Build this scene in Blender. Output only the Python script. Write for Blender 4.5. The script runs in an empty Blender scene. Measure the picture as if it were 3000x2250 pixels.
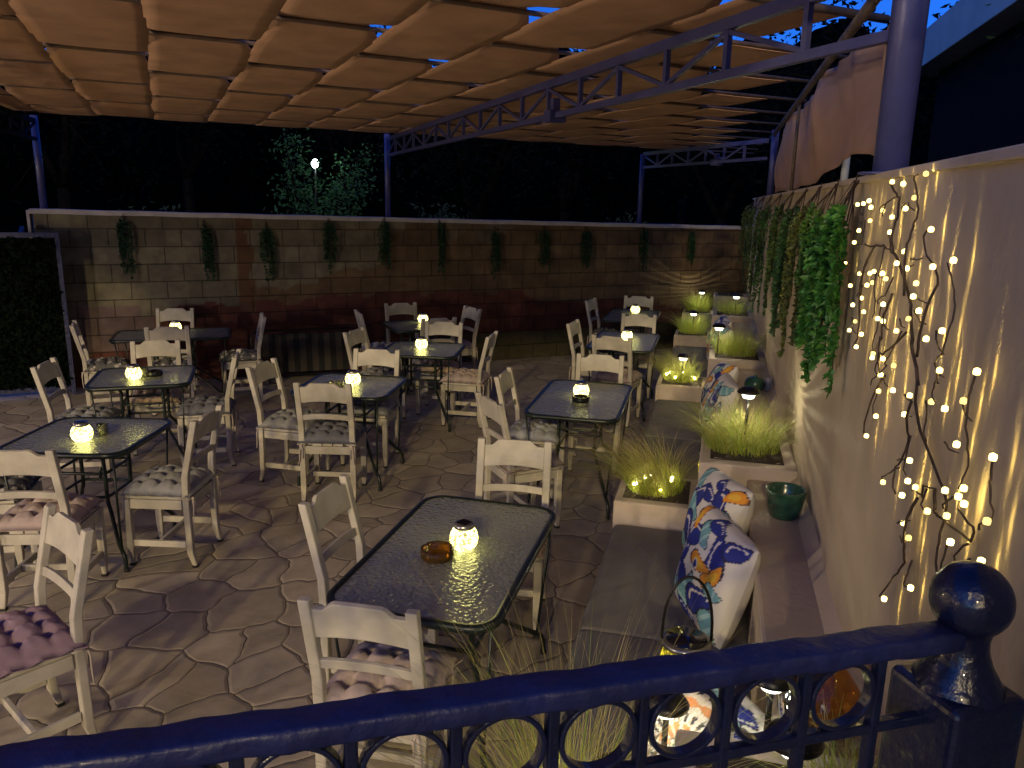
import bpy, bmesh, math, random
from mathutils import Vector, Matrix
random.seed(11)
R = math.radians
sc = bpy.context.scene
COL = sc.collection

# ------------------------------------------------------------------ materials
def nodes_of(m):
    m.use_nodes = True
    return m.node_tree.nodes, m.node_tree.links

def pmat(name, col, rough=.6, metal=0., var=.0, vscale=8., bump=0., bscale=40., spec=.5, attr=None, transl=0., coat=0., warp=1.0):
    """Principled material; var = noise variation of the base colour, bump = noise bump height"""
    m = bpy.data.materials.new(name); N, L = nodes_of(m)
    b = N['Principled BSDF']
    b.inputs['Roughness'].default_value = rough
    b.inputs['Metallic'].default_value = metal
    b.inputs['Specular IOR Level'].default_value = spec
    b.inputs['Coat Weight'].default_value = coat
    b.inputs['Base Color'].default_value = (*col, 1)
    tc = N.new('ShaderNodeTexCoord')
    src = None
    if attr:
        a = N.new('ShaderNodeAttribute'); a.attribute_name = attr; src = a.outputs['Color']
    if var:
        n = N.new('ShaderNodeTexNoise'); n.inputs['Scale'].default_value = vscale; n.inputs['Detail'].default_value = 6
        oi = N.new('ShaderNodeObjectInfo'); of = N.new('ShaderNodeVectorMath'); of.operation = 'ADD'
        ms_ = N.new('ShaderNodeMath'); ms_.operation = 'MULTIPLY'; ms_.inputs[1].default_value = 37.
        L.new(oi.outputs['Random'], ms_.inputs[0]); L.new(tc.outputs['Object'], of.inputs[0]); L.new(ms_.outputs[0], of.inputs[1])
        L.new(of.outputs[0], n.inputs['Vector'])
        rp = N.new('ShaderNodeValToRGB'); e = rp.color_ramp.elements
        e[0].position = .3; e[1].position = .72
        e[0].color = (1-var, 1-var, 1-var, 1); e[1].color = (1+var*.5, 1+var*.5, 1+var*.5, 1)
        L.new(n.outputs['Fac'], rp.inputs['Fac'])
        mx = N.new('ShaderNodeMix'); mx.data_type = 'RGBA'; mx.blend_type = 'MULTIPLY'; mx.inputs['Factor'].default_value = 1
        mx.inputs['A'].default_value = (*col, 1)
        if src: L.new(src, mx.inputs['A'])
        L.new(rp.outputs['Color'], mx.inputs['B']); src = mx.outputs['Result']
    if src: L.new(src, b.inputs['Base Color'])
    if bump:
        n2 = N.new('ShaderNodeTexNoise'); n2.inputs['Scale'].default_value = bscale; n2.inputs['Detail'].default_value = 5
        L.new(tc.outputs['Object'], n2.inputs['Vector'])
        bp = N.new('ShaderNodeBump'); bp.inputs['Strength'].default_value = 1; bp.inputs['Distance'].default_value = bump
        L.new(n2.outputs['Fac'], bp.inputs['Height']); L.new(bp.outputs['Normal'], b.inputs['Normal'])
    if transl:
        t = N.new('ShaderNodeBsdfTranslucent'); t.inputs['Color'].default_value = (*col, 1)
        if src: L.new(src, t.inputs['Color'])
        ms = N.new('ShaderNodeMixShader'); ms.inputs['Fac'].default_value = transl
        L.new(b.outputs['BSDF'], ms.inputs[1]); L.new(t.outputs['BSDF'], ms.inputs[2])
        L.new(ms.outputs['Shader'], N['Material Output'].inputs['Surface'])
    return m

def emat(name, col, strength):
    m = bpy.data.materials.new(name); N, L = nodes_of(m)
    N.remove(N['Principled BSDF'])
    e = N.new('ShaderNodeEmission'); e.inputs['Color'].default_value = (*col, 1); e.inputs['Strength'].default_value = strength
    L.new(e.outputs['Emission'], N['Material Output'].inputs['Surface'])
    return m

M = {}
M['cream'] = pmat('cream_paint', (.50, .465, .385), .5, var=.26, vscale=7, bump=.0006, bscale=60)
M['rubber'] = pmat('black_rubber', (.012, .012, .012), .6)
M['iron'] = pmat('dark_green_metal', (.012, .02, .018), .35, metal=.2, spec=.5)
M['blue'] = pmat('blue_paint', (.006, .011, .072), .5, var=.35, vscale=14, bump=.006, bscale=28, coat=.03)
M['blue_shaded'] = pmat('shaded_blue_paint', (.0045, .008, .034), .28, var=.35, vscale=18, bump=.005, bscale=40, coat=.3)  # darker copy of the railing blue, shade put into the colour
M['steelblue'] = pmat('pergola_blue_paint', (.05, .055, .17), .4, var=.2, vscale=6, bump=.001, bscale=60)
M['shaded_steel'] = pmat('shaded_pergola_blue', (.006, .008, .02), .85, spec=.05)  # pergola blue copy for the left truss, darkened and matt to look unlit
M['pole_wood'] = pmat('weathered_pole', (.12, .085, .06), .7, var=.4, vscale=12, bump=.004, bscale=30)
M['batten'] = pmat('batten_wood', (.15, .10, .07), .7, var=.35, vscale=10, bump=.003, bscale=30)
M['plaster'] = pmat('ledge_plaster', (.50, .41, .30), .85, var=.16, vscale=3, bump=.004, bscale=25)
M['planterw'] = pmat('planter_plaster', (.56, .47, .39), .85, var=.2, vscale=5, bump=.004, bscale=30)
M['coping'] = pmat('coping_plaster', (.42, .40, .41), .8, var=.25, vscale=6, bump=.004, bscale=30)
M['soil'] = pmat('soil', (.035, .024, .016), .95, var=.5, vscale=40, bump=.01, bscale=60)
M['seatpad'] = pmat('grey_bench_fabric', (.20, .19, .165), .9, var=.12, vscale=6, bump=.001, bscale=300)
M['pot'] = pmat('green_glaze', (.03, .10, .065), .22, var=.5, vscale=18, bump=.002, bscale=25, coat=.4)
M['blackmetal'] = pmat('black_metal', (.012, .011, .010), .35, metal=.4)
M['panel'] = pmat('solar_panel', (.006, .006, .012), .12, spec=.6)
M['chrome'] = pmat('lid_metal', (.35, .35, .33), .3, metal=.9)
M['white'] = pmat('white_ceramic', (.6, .58, .52), .3)
M['amber'] = None
M['leaf'] = pmat('vine_leaf', (.04, .11, .03), .5, attr='Col', transl=.25)
M['grass'] = pmat('grass_blade', (.2, .25, .05), .55, attr='Col', transl=.35)
M['twig'] = pmat('dark_twig', (.05, .03, .02), .7, var=.4, vscale=30, bump=.002, bscale=80)
M['tie'] = pmat('black_tie', (.02, .018, .017), .9)
M['wtie'] = pmat('cream_tie', (.5, .43, .36), .9)
M['bark'] = pmat('bark', (.010, .008, .007), .95, spec=.02, var=.5, vscale=6, bump=.02, bscale=15)
M['treeleaf'] = pmat('tree_leaf', (.05, .09, .04), .75, spec=.05, attr='Col', transl=.25)
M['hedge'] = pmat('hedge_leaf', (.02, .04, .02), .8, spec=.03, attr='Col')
M['housewall'] = pmat('house_plaster', (.014, .014, .015), .9, spec=.03, var=.2, vscale=2, bump=.004, bscale=15)
M['fascia'] = pmat('fascia_paint', (.46, .49, .50), .6, var=.12, vscale=3)
M['rooftile'] = pmat('roof_tile', (.22, .12, .08), .8, var=.4, vscale=4, bump=.02, bscale=8)
M['pillow'] = pmat('printed_cotton', (.8, .8, .8), .85, attr='Col', bump=.0008, bscale=400)
M['stripe'] = pmat('striped_fabric', (.2, .2, .2), .85, attr='Col')
M['bulb'] = None
M['tinybulb'] = emat('grass_led', (1., .84, .36), 260.)
M['lens'] = emat('solar_lamp_lens', (1., .97, .80), 5.)
M['street'] = emat('street_lamp_glow', (.8, 1., .9), 40.)
M['warmglow'] = emat('warm_lamp_glow', (1., .72, .42), 30.)
M['coolglow'] = emat('cool_lamp_glow', (.62, .68, 1.), 30.)

def bulb_mat():
    """LED with a moulded tip: throws narrow bright fans up and down plus a weak even glow"""
    m = emat('led_bulb', (1., .75, .22), 8.); N, L = m.node_tree.nodes, m.node_tree.links
    e = N['Emission']; g = N.new('ShaderNodeNewGeometry'); oi = N.new('ShaderNodeObjectInfo')
    dt = N.new('ShaderNodeVectorMath'); dt.operation = 'DOT_PRODUCT'; dt.inputs[1].default_value = (math.sin(R(38.3)), math.cos(R(38.3)), 0)
    L.new(g.outputs['Incoming'], dt.inputs[0])
    rn = N.new('ShaderNodeMath'); rn.operation = 'MULTIPLY_ADD'; rn.inputs[1].default_value = 1.; rn.inputs[2].default_value = -.5; L.new(oi.outputs['Random'], rn.inputs[0])
    sh = N.new('ShaderNodeMath'); sh.operation = 'MULTIPLY_ADD'; sh.inputs[1].default_value = .35; L.new(rn.outputs[0], sh.inputs[0]); L.new(dt.outputs['Value'], sh.inputs[2])
    ab = N.new('ShaderNodeMath'); ab.operation = 'ABSOLUTE'; L.new(sh.outputs[0], ab.inputs[0])
    mr = N.new('ShaderNodeMapRange'); mr.interpolation_type = 'SMOOTHSTEP'; mr.inputs['From Min'].default_value = .22; mr.inputs['From Max'].default_value = .02; mr.inputs['To Min'].default_value = 6.; mr.inputs['To Max'].default_value = 85
    L.new(ab.outputs[0], mr.inputs['Value'])
    n = N.new('ShaderNodeTexNoise'); n.noise_dimensions = '1D'; n.inputs['Scale'].default_value = 7.; n.inputs['Detail'].default_value = 2
    a2 = N.new('ShaderNodeMath'); a2.operation = 'MULTIPLY_ADD'; a2.inputs[1].default_value = 40.; L.new(oi.outputs['Random'], a2.inputs[0]); L.new(dt.outputs['Value'], a2.inputs[2])
    L.new(a2.outputs[0], n.inputs['W'])
    m2 = N.new('ShaderNodeMapRange'); m2.inputs['From Min'].default_value = .35; m2.inputs['From Max'].default_value = .65; m2.inputs['To Min'].default_value = .3; m2.inputs['To Max'].default_value = 1.7; L.new(n.outputs['Fac'], m2.inputs['Value'])
    mu = N.new('ShaderNodeMath'); mu.operation = 'MULTIPLY'; L.new(mr.outputs[0], mu.inputs[0]); L.new(m2.outputs[0], mu.inputs[1])
    L.new(mu.outputs[0], e.inputs['Strength'])
    return m
M['bulb'] = bulb_mat()

def cushmat(name, col, pat=None):
    m = pmat(name, col, .92, var=.07, vscale=30, bump=.0012, bscale=220)
    if pat:
        N, L = nodes_of(m); b = N['Principled BSDF']
        tc = N.new('ShaderNodeTexCoord')
        v = N.new('ShaderNodeTexVoronoi'); v.inputs['Scale'].default_value = 16
        L.new(tc.outputs['Object'], v.inputs['Vector'])
        rp = N.new('ShaderNodeValToRGB'); rp.color_ramp.interpolation = 'CONSTANT'
        e = rp.color_ramp.elements; e[0].color = (*pat, 1); e[1].position = .36; e[1].color = (*col, 1)
        L.new(v.outputs['Distance'], rp.inputs['Fac']); L.new(rp.outputs['Color'], b.inputs['Base Color'])
    return m
CM = {'grey': cushmat('grey_cotton', (.27, .275, .28)), 'slate': cushmat('slate_cotton', (.15, .155, .18)),
      'pink': cushmat('pink_cotton', (.46, .37, .335)), 'beige': cushmat('beige_cotton', (.48, .36, .25)),
      'mauve': cushmat('mauve_cotton', (.30, .205, .255)), 'taupe': cushmat('taupe_cotton', (.30, .25, .22)),
      'pattern': cushmat('grey_flower_cotton', (.12, .12, .115), (.50, .47, .42)),
      'bluegrey': cushmat('blue_grey_cotton', (.33, .345, .38))}

def glass_table_mat():
    m = bpy.data.materials.new('pebbled_glass'); N, L = nodes_of(m)
    N.remove(N['Principled BSDF'])
    tc = N.new('ShaderNodeTexCoord')
    n = N.new('ShaderNodeTexVoronoi'); n.feature = 'SMOOTH_F1'; n.inputs['Scale'].default_value = 58
    L.new(tc.outputs['Object'], n.inputs['Vector'])
    n2 = N.new('ShaderNodeTexNoise'); n2.inputs['Scale'].default_value = 60; n2.inputs['Detail'].default_value = 2
    L.new(tc.outputs['Object'], n2.inputs['Vector'])
    ad = N.new('ShaderNodeMath'); ad.operation = 'ADD'
    L.new(n.outputs['Distance'], ad.inputs[0]); L.new(n2.outputs['Fac'], ad.inputs[1])
    bp = N.new('ShaderNodeBump'); bp.inputs['Strength'].default_value = .8; bp.inputs['Distance'].default_value = .006
    L.new(ad.outputs['Value'], bp.inputs['Height'])
    tr = N.new('ShaderNodeBsdfTransparent'); tr.inputs['Color'].default_value = (.72, .78, .68, 1)
    rf = N.new('ShaderNodeBsdfRefraction'); rf.inputs['IOR'].default_value = 1.25; rf.inputs['Roughness'].default_value = .03
    rf.inputs['Color'].default_value = (.74, .82, .70, 1); L.new(bp.outputs['Normal'], rf.inputs['Normal'])
    df = N.new('ShaderNodeBsdfDiffuse'); df.inputs['Color'].default_value = (.46, .48, .38, 1); L.new(bp.outputs['Normal'], df.inputs['Normal'])
    gl = N.new('ShaderNodeBsdfGlossy'); gl.inputs['Roughness'].default_value = .09; gl.inputs['Color'].default_value = (.95, 1., .95, 1)
    L.new(bp.outputs['Normal'], gl.inputs['Normal'])
    fr = N.new('ShaderNodeFresnel'); fr.inputs['IOR'].default_value = 1.85; L.new(bp.outputs['Normal'], fr.inputs['Normal'])
    a = N.new('ShaderNodeMixShader'); a.inputs['Fac'].default_value = .45
    L.new(tr.outputs['BSDF'], a.inputs[1]); L.new(rf.outputs['BSDF'], a.inputs[2])
    b = N.new('ShaderNodeMixShader'); b.inputs['Fac'].default_value = .6
    L.new(a.outputs['Shader'], b.inputs[1]); L.new(df.outputs['BSDF'], b.inputs[2])
    c = N.new('ShaderNodeMixShader'); L.new(fr.outputs['Fac'], c.inputs['Fac'])
    L.new(b.outputs['Shader'], c.inputs[1]); L.new(gl.outputs['BSDF'], c.inputs[2])
    L.new(c.outputs['Shader'], N['Material Output'].inputs['Surface'])
    return m
M['tableglass'] = glass_table_mat()

def thin_glass(name, col, rough=.03, mixd=.25, emis=0.):
    m = bpy.data.materials.new(name); N, L = nodes_of(m)
    N.remove(N['Principled BSDF'])
    tr = N.new('ShaderNodeBsdfTransparent'); tr.inputs['Color'].default_value = (*col, 1)
    df = N.new('ShaderNodeBsdfDiffuse'); df.inputs['Color'].default_value = (*[c*.8 for c in col], 1)
    tl = N.new('ShaderNodeBsdfTranslucent'); tl.inputs['Color'].default_value = (*col, 1)
    gl = N.new('ShaderNodeBsdfGlossy'); gl.inputs['Roughness'].default_value = rough
    fr = N.new('ShaderNodeFresnel'); fr.inputs['IOR'].default_value = 1.5
    dd = N.new('ShaderNodeMixShader'); L.new(df.outputs[0], dd.inputs[1]); L.new(tl.outputs[0], dd.inputs[2])
    a = N.new('ShaderNodeMixShader'); a.inputs['Fac'].default_value = mixd
    L.new(tr.outputs[0], a.inputs[1]); L.new(dd.outputs[0], a.inputs[2])
    c = N.new('ShaderNodeMixShader'); L.new(fr.outputs[0], c.inputs[0]); L.new(a.outputs[0], c.inputs[1]); L.new(gl.outputs[0], c.inputs[2])
    L.new(c.outputs[0], N['Material Output'].inputs['Surface'])
    return m
M['amber'] = thin_glass('amber_glass', (.66, .38, .07), mixd=.22)
M['clearglass'] = thin_glass('clear_glass', (.86, .88, .62), mixd=.25)
M['smokeglass'] = thin_glass('black_glass', (.05, .055, .05), mixd=.5)

def mosaic_mat(name, hot, edge, k):
    """lit crackle-glass jar: bright cells, darker joints, hot LED core low in the middle"""
    m = bpy.data.materials.new(name); N, L = nodes_of(m); N.remove(N['Principled BSDF'])
    tc = N.new('ShaderNodeTexCoord')
    v = N.new('ShaderNodeTexVoronoi'); v.feature = 'DISTANCE_TO_EDGE'; v.inputs['Scale'].default_value = 75
    L.new(tc.outputs['Object'], v.inputs['Vector'])
    v2 = N.new('ShaderNodeTexVoronoi'); v2.inputs['Scale'].default_value = 75; L.new(tc.outputs['Object'], v2.inputs['Vector'])
    mr = N.new('ShaderNodeMapRange'); mr.inputs['From Min'].default_value = 0; mr.inputs['From Max'].default_value = .22
    L.new(v.outputs['Distance'], mr.inputs['Value'])
    mx = N.new('ShaderNodeMix'); mx.data_type = 'RGBA'; mx.inputs['A'].default_value = (*edge, 1); mx.inputs['B'].default_value = (*hot, 1)
    L.new(mr.outputs['Result'], mx.inputs['Factor'])
    sp = N.new('ShaderNodeSeparateColor'); L.new(v2.outputs['Color'], sp.inputs['Color'])
    ml = N.new('ShaderNodeMapRange'); ml.inputs['From Min'].default_value = 0; ml.inputs['From Max'].default_value = 1
    ml.inputs['To Min'].default_value = .05*k; ml.inputs['To Max'].default_value = k
    L.new(sp.outputs[0], ml.inputs['Value'])
    e = N.new('ShaderNodeEmission'); L.new(mx.outputs['Result'], e.inputs['Color']); L.new(ml.outputs['Result'], e.inputs['Strength'])
    g = N.new('ShaderNodeBsdfGlossy'); g.inputs['Roughness'].default_value = .1
    s = N.new('ShaderNodeAddShader'); ms = N.new('ShaderNodeMixShader'); ms.inputs[0].default_value = .06
    L.new(e.outputs[0], ms.inputs[1]); L.new(g.outputs[0], ms.inputs[2])
    L.new(ms.outputs[0], N['Material Output'].inputs['Surface'])
    return m
M['mosaic'] = mosaic_mat('lit_mosaic_glass', (1., .88, .30), (.13, .105, .01), 13.)
M['yellowmosaic'] = mosaic_mat('lit_yellow_mosaic', (1., .78, .05), (.12, .08, .0), 1.6)

# ------------------------------------------------------------------ mesh helper
class MB:
    def __init__(s): s.v = []; s.f = []; s.c = []; s.sm = []
    def add(s, vs, fs, col=None, smooth=False):
        o = len(s.v); s.v += [tuple(p) for p in vs]; s.f += [tuple(i+o for i in f) for f in fs]
        s.sm += [smooth]*len(fs)
        if isinstance(col, list): s.c += col
        else: s.c += [col or (1, 1, 1)]*len(vs)
        return s
    def box(s, c, d, rot=None, col=None):
        x, y, z = d[0]/2, d[1]/2, d[2]/2
        P = [Vector(p) for p in ((-x,-y,-z),(x,-y,-z),(x,y,-z),(-x,y,-z),(-x,-y,z),(x,-y,z),(x,y,z),(-x,y,z))]
        if rot is not None: P = [rot @ p for p in P]
        return s.add([p+Vector(c) for p in P], [(0,3,2,1),(4,5,6,7),(0,1,5,4),(1,2,6,5),(2,3,7,6),(3,0,4,7)], col)
    def bar(s, a, b, wx, wy, up=(0,0,1), col=None):
        """rectangular bar from a to b"""
        a, b = Vector(a), Vector(b); d = (b-a).normalized(); u = Vector(up)
        if abs(d.dot(u)) > .95: u = Vector((0,1,0)) if abs(d.y) < .9 else Vector((1,0,0))
        x = d.cross(u).normalized()*wx/2; y = x.cross(d).normalized()*wy/2
        P = [a-x-y, a+x-y, a+x+y, a-x+y, b-x-y, b+x-y, b+x+y, b-x+y]
        return s.add(P, [(0,1,2,3),(7,6,5,4),(0,4,5,1),(1,5,6,2),(2,6,7,3),(3,7,4,0)], col)
    def tube(s, path, r, n=8, closed=False, col=None, smooth=True):
        P = [Vector(p) for p in path]; k = len(P)
        rs = r if isinstance(r, (list, tuple)) else [r]*k
        fr = None; rings = []
        for i in range(k):
            if closed: d = P[(i+1) % k]-P[i-1]
            else: d = P[min(i+1, k-1)]-P[max(i-1, 0)]
            d.normalize()
            if fr is None:
                u = Vector((0,0,1)) if abs(d.z) < .9 else Vector((1,0,0)); fr = d.cross(u).normalized()
            fr = (fr-d*fr.dot(d)).normalized(); b = d.cross(fr)
            rings.append([P[i]+(fr*math.cos(2*math.pi*j/n)+b*math.sin(2*math.pi*j/n))*rs[i] for j in range(n)])
        vs = [p for q in rings for p in q]; fs = []
        for i in range(k if closed else k-1):
            i2 = (i+1) % k
            for j in range(n):
                j2 = (j+1) % n; fs.append((i*n+j, i*n+j2, i2*n+j2, i2*n+j))
        if not closed: fs += [tuple(range(n))[::-1], tuple((k-1)*n+j for j in range(n))]
        return s.add(vs, fs, col, smooth)
    def lathe(s, prof, n=24, c=(0,0,0), col=None, smooth=True, caps=True):
        vs = []; fs = []; k = len(prof)
        for r, z in prof:
            vs += [(c[0]+r*math.cos(2*math.pi*j/n), c[1]+r*math.sin(2*math.pi*j/n), c[2]+z) for j in range(n)]
        for i in range(k-1):
            for j in range(n):
                j2 = (j+1) % n; fs.append((i*n+j, i*n+j2, (i+1)*n+j2, (i+1)*n+j))
        if caps:
            if prof[0][0] > 1e-5: fs.append(tuple(range(n))[::-1])
            if prof[-1][0] > 1e-5: fs.append(tuple((k-1)*n+j for j in range(n)))
        return s.add(vs, fs, col, smooth)
    def prism(s, poly, d, frame=None, col=None):
        """extrude 2-D polygon (x,z) by d along y, centred; frame = Matrix 4x4"""
        n = len(poly)
        vs = [Vector((x, -d/2, z)) for x, z in poly]+[Vector((x, d/2, z)) for x, z in poly]
        if frame is not None: vs = [frame @ p for p in vs]
        fs = [tuple(range(n)), tuple(range(n, 2*n))[::-1]]+[(i, i+n, (i+1) % n+n, (i+1) % n) for i in range(n)]
        return s.add(vs, fs, col)
    def build(s, name, mat, parent=None, bevel=0., segs=2, solid=0.):
        me = bpy.data.meshes.new(name); me.from_pydata(s.v, [], s.f); me.update()
        bm = bmesh.new(); bm.from_mesh(me); bmesh.ops.recalc_face_normals(bm, faces=bm.faces); bm.to_mesh(me); bm.free()
        me.polygons.foreach_set('use_smooth', s.sm)
        if any(c != (1,1,1) for c in s.c):
            at = me.color_attributes.new('Col', 'FLOAT_COLOR', 'POINT')
            at.data.foreach_set('color', [x for c in s.c for x in (*c, 1.)])
        me.materials.append(mat)
        o = bpy.data.objects.new(name, me); COL.objects.link(o)
        if parent: o.parent = parent
        if solid:
            md = o.modifiers.new('solid', 'SOLIDIFY'); md.thickness = solid; md.offset = 0
        if bevel:
            md = o.modifiers.new('bevel', 'BEVEL'); md.width = bevel; md.segments = segs; md.limit_method = 'ANGLE'; md.angle_limit = R(40)
        return o

def tag(o, label=None, cat=None, group=None, kind=None):
    if label: o['label'] = label
    if cat: o['category'] = cat
    if group: o['group'] = group
    if kind: o['kind'] = kind
    return o
def thing(name, label, cat, loc=(0,0,0), rz=0., group=None):
    o = bpy.data.objects.new(name, None); COL.objects.link(o); o.empty_display_size = .1
    o.location = loc; o.rotation_euler = (0, 0, rz)
    return tag(o, label, cat, group)
def kids(o): return [c for c in bpy.data.objects if c.parent == o]
def dup(o, parent=None):
    c = o.copy(); COL.objects.link(c); c.parent = parent
    for ch in kids(o): dup(ch, c)
    return c
def recolor(o, mat):
    for s in o.material_slots: s.link = 'OBJECT'; s.material = mat

# ------------------------------------------------------------------ frame of the right-hand wall: a = distance to the right, s = along
TH = R(38.3); WX, WY = math.sin(TH), math.cos(TH); NX, NY = math.cos(TH), -math.sin(TH)
def W(a, s, z=0.): return Vector((a*NX+s*WX, a*NY+s*WY, z))
WROT = -TH     # object local +Y runs along the wall, +X into it
CAM_H = 2.34
# ------------------------------------------------------------------ chair (local: front +Y, back -Y, floor z=0)
def top_rail_poly():
    p = []; hw = .176
    for i in range(25):
        t = -1+2*i/24; x = t*hw
        a = abs(t)
        hump = .034*(1-max(0, min(1, (a-.50)/.28))**2*(3-2*max(0, min(1, (a-.50)/.28))))
        p.append((x, .066+hump))
    for i in range(25):
        t = 1-2*i/24; p.append((t*hw, -.066+.016*(1-t*t)))
    return p
def build_chair():
    t = thing('wooden_chair', 'cream wooden chair', 'chair')
    m = M['cream']
    lean = math.atan2(.085, .36)
    for sx in (-1, 1):
        b = MB(); x = sx*.196
        sec = [(-.222, .012), (-.200, .10), (-.196, .48), (-.202, .62), (-.285, .98)]
        w, d = .044, .040
        vs = []; fs = []
        for y, z in sec:
            k = .72 if z < .05 else 1
            vs += [(x-w/2*k, y-d/2*k, z), (x+w/2*k, y-d/2*k, z), (x+w/2*k, y+d/2*k, z), (x-w/2*k, y+d/2*k, z)]
        for i in range(len(sec)-1):
            for j in range(4):
                fs.append((i*4+j, i*4+(j+1) % 4, i*4+4+(j+1) % 4, i*4+4+j))
        fs += [(3,2,1,0), tuple(len(sec)*4-4+j for j in range(4))]
        b.add(vs, fs)
        o = b.build('leg', m, t, bevel=.006)
        p = MB().box((x, -.222, .006), (.036, .032, .012)); p.build('foot_pad', M['rubber'], o)
        b = MB(); y = .190; vs = []; fs = []
        for z, k in ((.012, .60), (.12, .98), (.455, 1.)):
            h = .044*k/2; vs += [(x-h, y-h, z), (x+h, y-h, z), (x+h, y+h, z), (x-h, y+h, z)]
        for i in range(2):
            for j in range(4): fs.append((i*4+j, i*4+(j+1) % 4, i*4+4+(j+1) % 4, i*4+4+j))
        fs += [(3,2,1,0), (8,9,10,11)]
        b.add(vs, fs); o = b.build('leg', m, t, bevel=.005)
        MB().box((x, y, .006), (.034, .034, .012)).build('foot_pad', M['rubber'], o)
        MB().box((x, -.003, .155), (.022, .342, .042)).build('stretcher', m, t, bevel=.003)
    MB().box((0, 0, .157), (.366, .022, .038)).build('stretcher', m, t, bevel=.003)
    a = MB()
    a.box((0, .196, .424), (.346, .022, .062)); a.box((0, -.196, .424), (.346, .022, .062))
    a.box((-.199, 0, .424), (.022, .334, .062)); a.box((.199, 0, .424), (.022, .334, .062))
    a.build('seat_frame', m, t, bevel=.002)
    s = MB()
    for i in range(5): s.box((-.164+.082*i, .012, .4665), (.076, .43 if 0 < i < 4 else .372, .019))
    s.build('seat', m, t, bevel=.004)
    fr = Matrix.Translation((0, -.262, .880)) @ Matrix.Rotation(lean, 4, 'X')
    MB().prism(top_rail_poly(), .022, fr).build('top_rail', m, t, bevel=.003)
    arc = [(x*.176/10, .021+.012*(1-(x/10)**2)) for x in range(-10, 11)]+[(x*.176/10, -.021+.012*(1-(x/10)**2)) for x in range(10, -11, -1)]
    fr = Matrix.Translation((0, -.222, .692)) @ Matrix.Rotation(lean, 4, 'X')
    MB().prism(arc, .018, fr).build('back_rail', m, t, bevel=.003)
    return t

def cushion_bm(seed=0):
    rnd = random.Random(seed)
    n = 40; b = MB(); hw = .222
    tuf = [(-.5+.5*i, -.5+.5*j) for i in range(3) for j in range(3)]
    def h(u, v):
        e = max(0, 1-abs(u)**3.2)*max(0, 1-abs(v)**3.2)
        z = .098*e**.5
        for a, c in tuf:
            d2 = (u-a)**2+(v-c)**2; z -= .060*math.exp(-d2/.012)
        for c in (-.5, 0, .5):
            z -= .026*math.exp(-(v-c)**2/.005)*e; z -= .026*math.exp(-(u-c)**2/.005)*e
        z += .003*math.sin(19*u+5*v+seed)*e+.002*math.sin(31*v-9*u)*e
        return max(z, .004*e)
    top = []; bot = []
    for j in range(n+1):
        for i in range(n+1):
            u, v = -1+2*i/n, -1+2*j/n
            sc_ = 1+.035*math.cos(2*math.pi*v/.5)*(abs(u) > .98)+0
            x = hw*u*(1-.045*math.cos(math.pi*v/2)**2*0+.03*abs(v)**6); y = hw*v*(1+.03*abs(u)**6)
            top.append((x*sc_, y, h(u, v)+.008)); bot.append((x*sc_, y, .008-.012*max(0, 1-abs(u)**6)*max(0, 1-abs(v)**6)+.004))
    f = []
    N1 = n+1
    for j in range(n):
        for i in range(n): f.append((j*N1+i, j*N1+i+1, (j+1)*N1+i+1, (j+1)*N1+i))
    b.add(top, f, smooth=True); b.add(bot, [q[::-1] for q in f], smooth=True)
    o = N1*N1; ring = [i for i in range(n)]+[n+j*N1 for j in range(n)]+[n*N1+n-i for i in range(n)]+[(n-j)*N1 for j in range(n)]
    b.f += [(ring[k], ring[(k+1) % len(ring)], ring[(k+1) % len(ring)]+o, ring[k]+o) for k in range(len(ring))]; b.sm += [True]*len(ring)
    return b
def build_cushion(mat, tie):
    o = cushion_bm().build('seat_cushion', mat)
    for sx in (-1, 1):
        t = MB(); x = sx*.196
        t.tube([(x-.03, -.165, .004), (x-.03, -.225, -.004), (x+.03, -.225, -.004), (x+.03, -.165, .004)], .005, 5)
        t.tube([(x, -.232, -.004), (x+.01*sx, -.24, -.05), (x+.015*sx, -.238, -.13), (x+.03*sx, -.236, -.17)], [.006, .005, .0045, .003], 5)
        t.tube([(x, -.232, -.004), (x-.012*sx, -.242, -.04), (x-.010*sx, -.238, -.11)], [.006, .005, .003], 5)
        t.lathe([(.0, -.012), (.011, -.005), (.012, .004), (.0, .010)], 8, (x, -.233, -.006))
        t.build('tie', tie, o)
    return o

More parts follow.
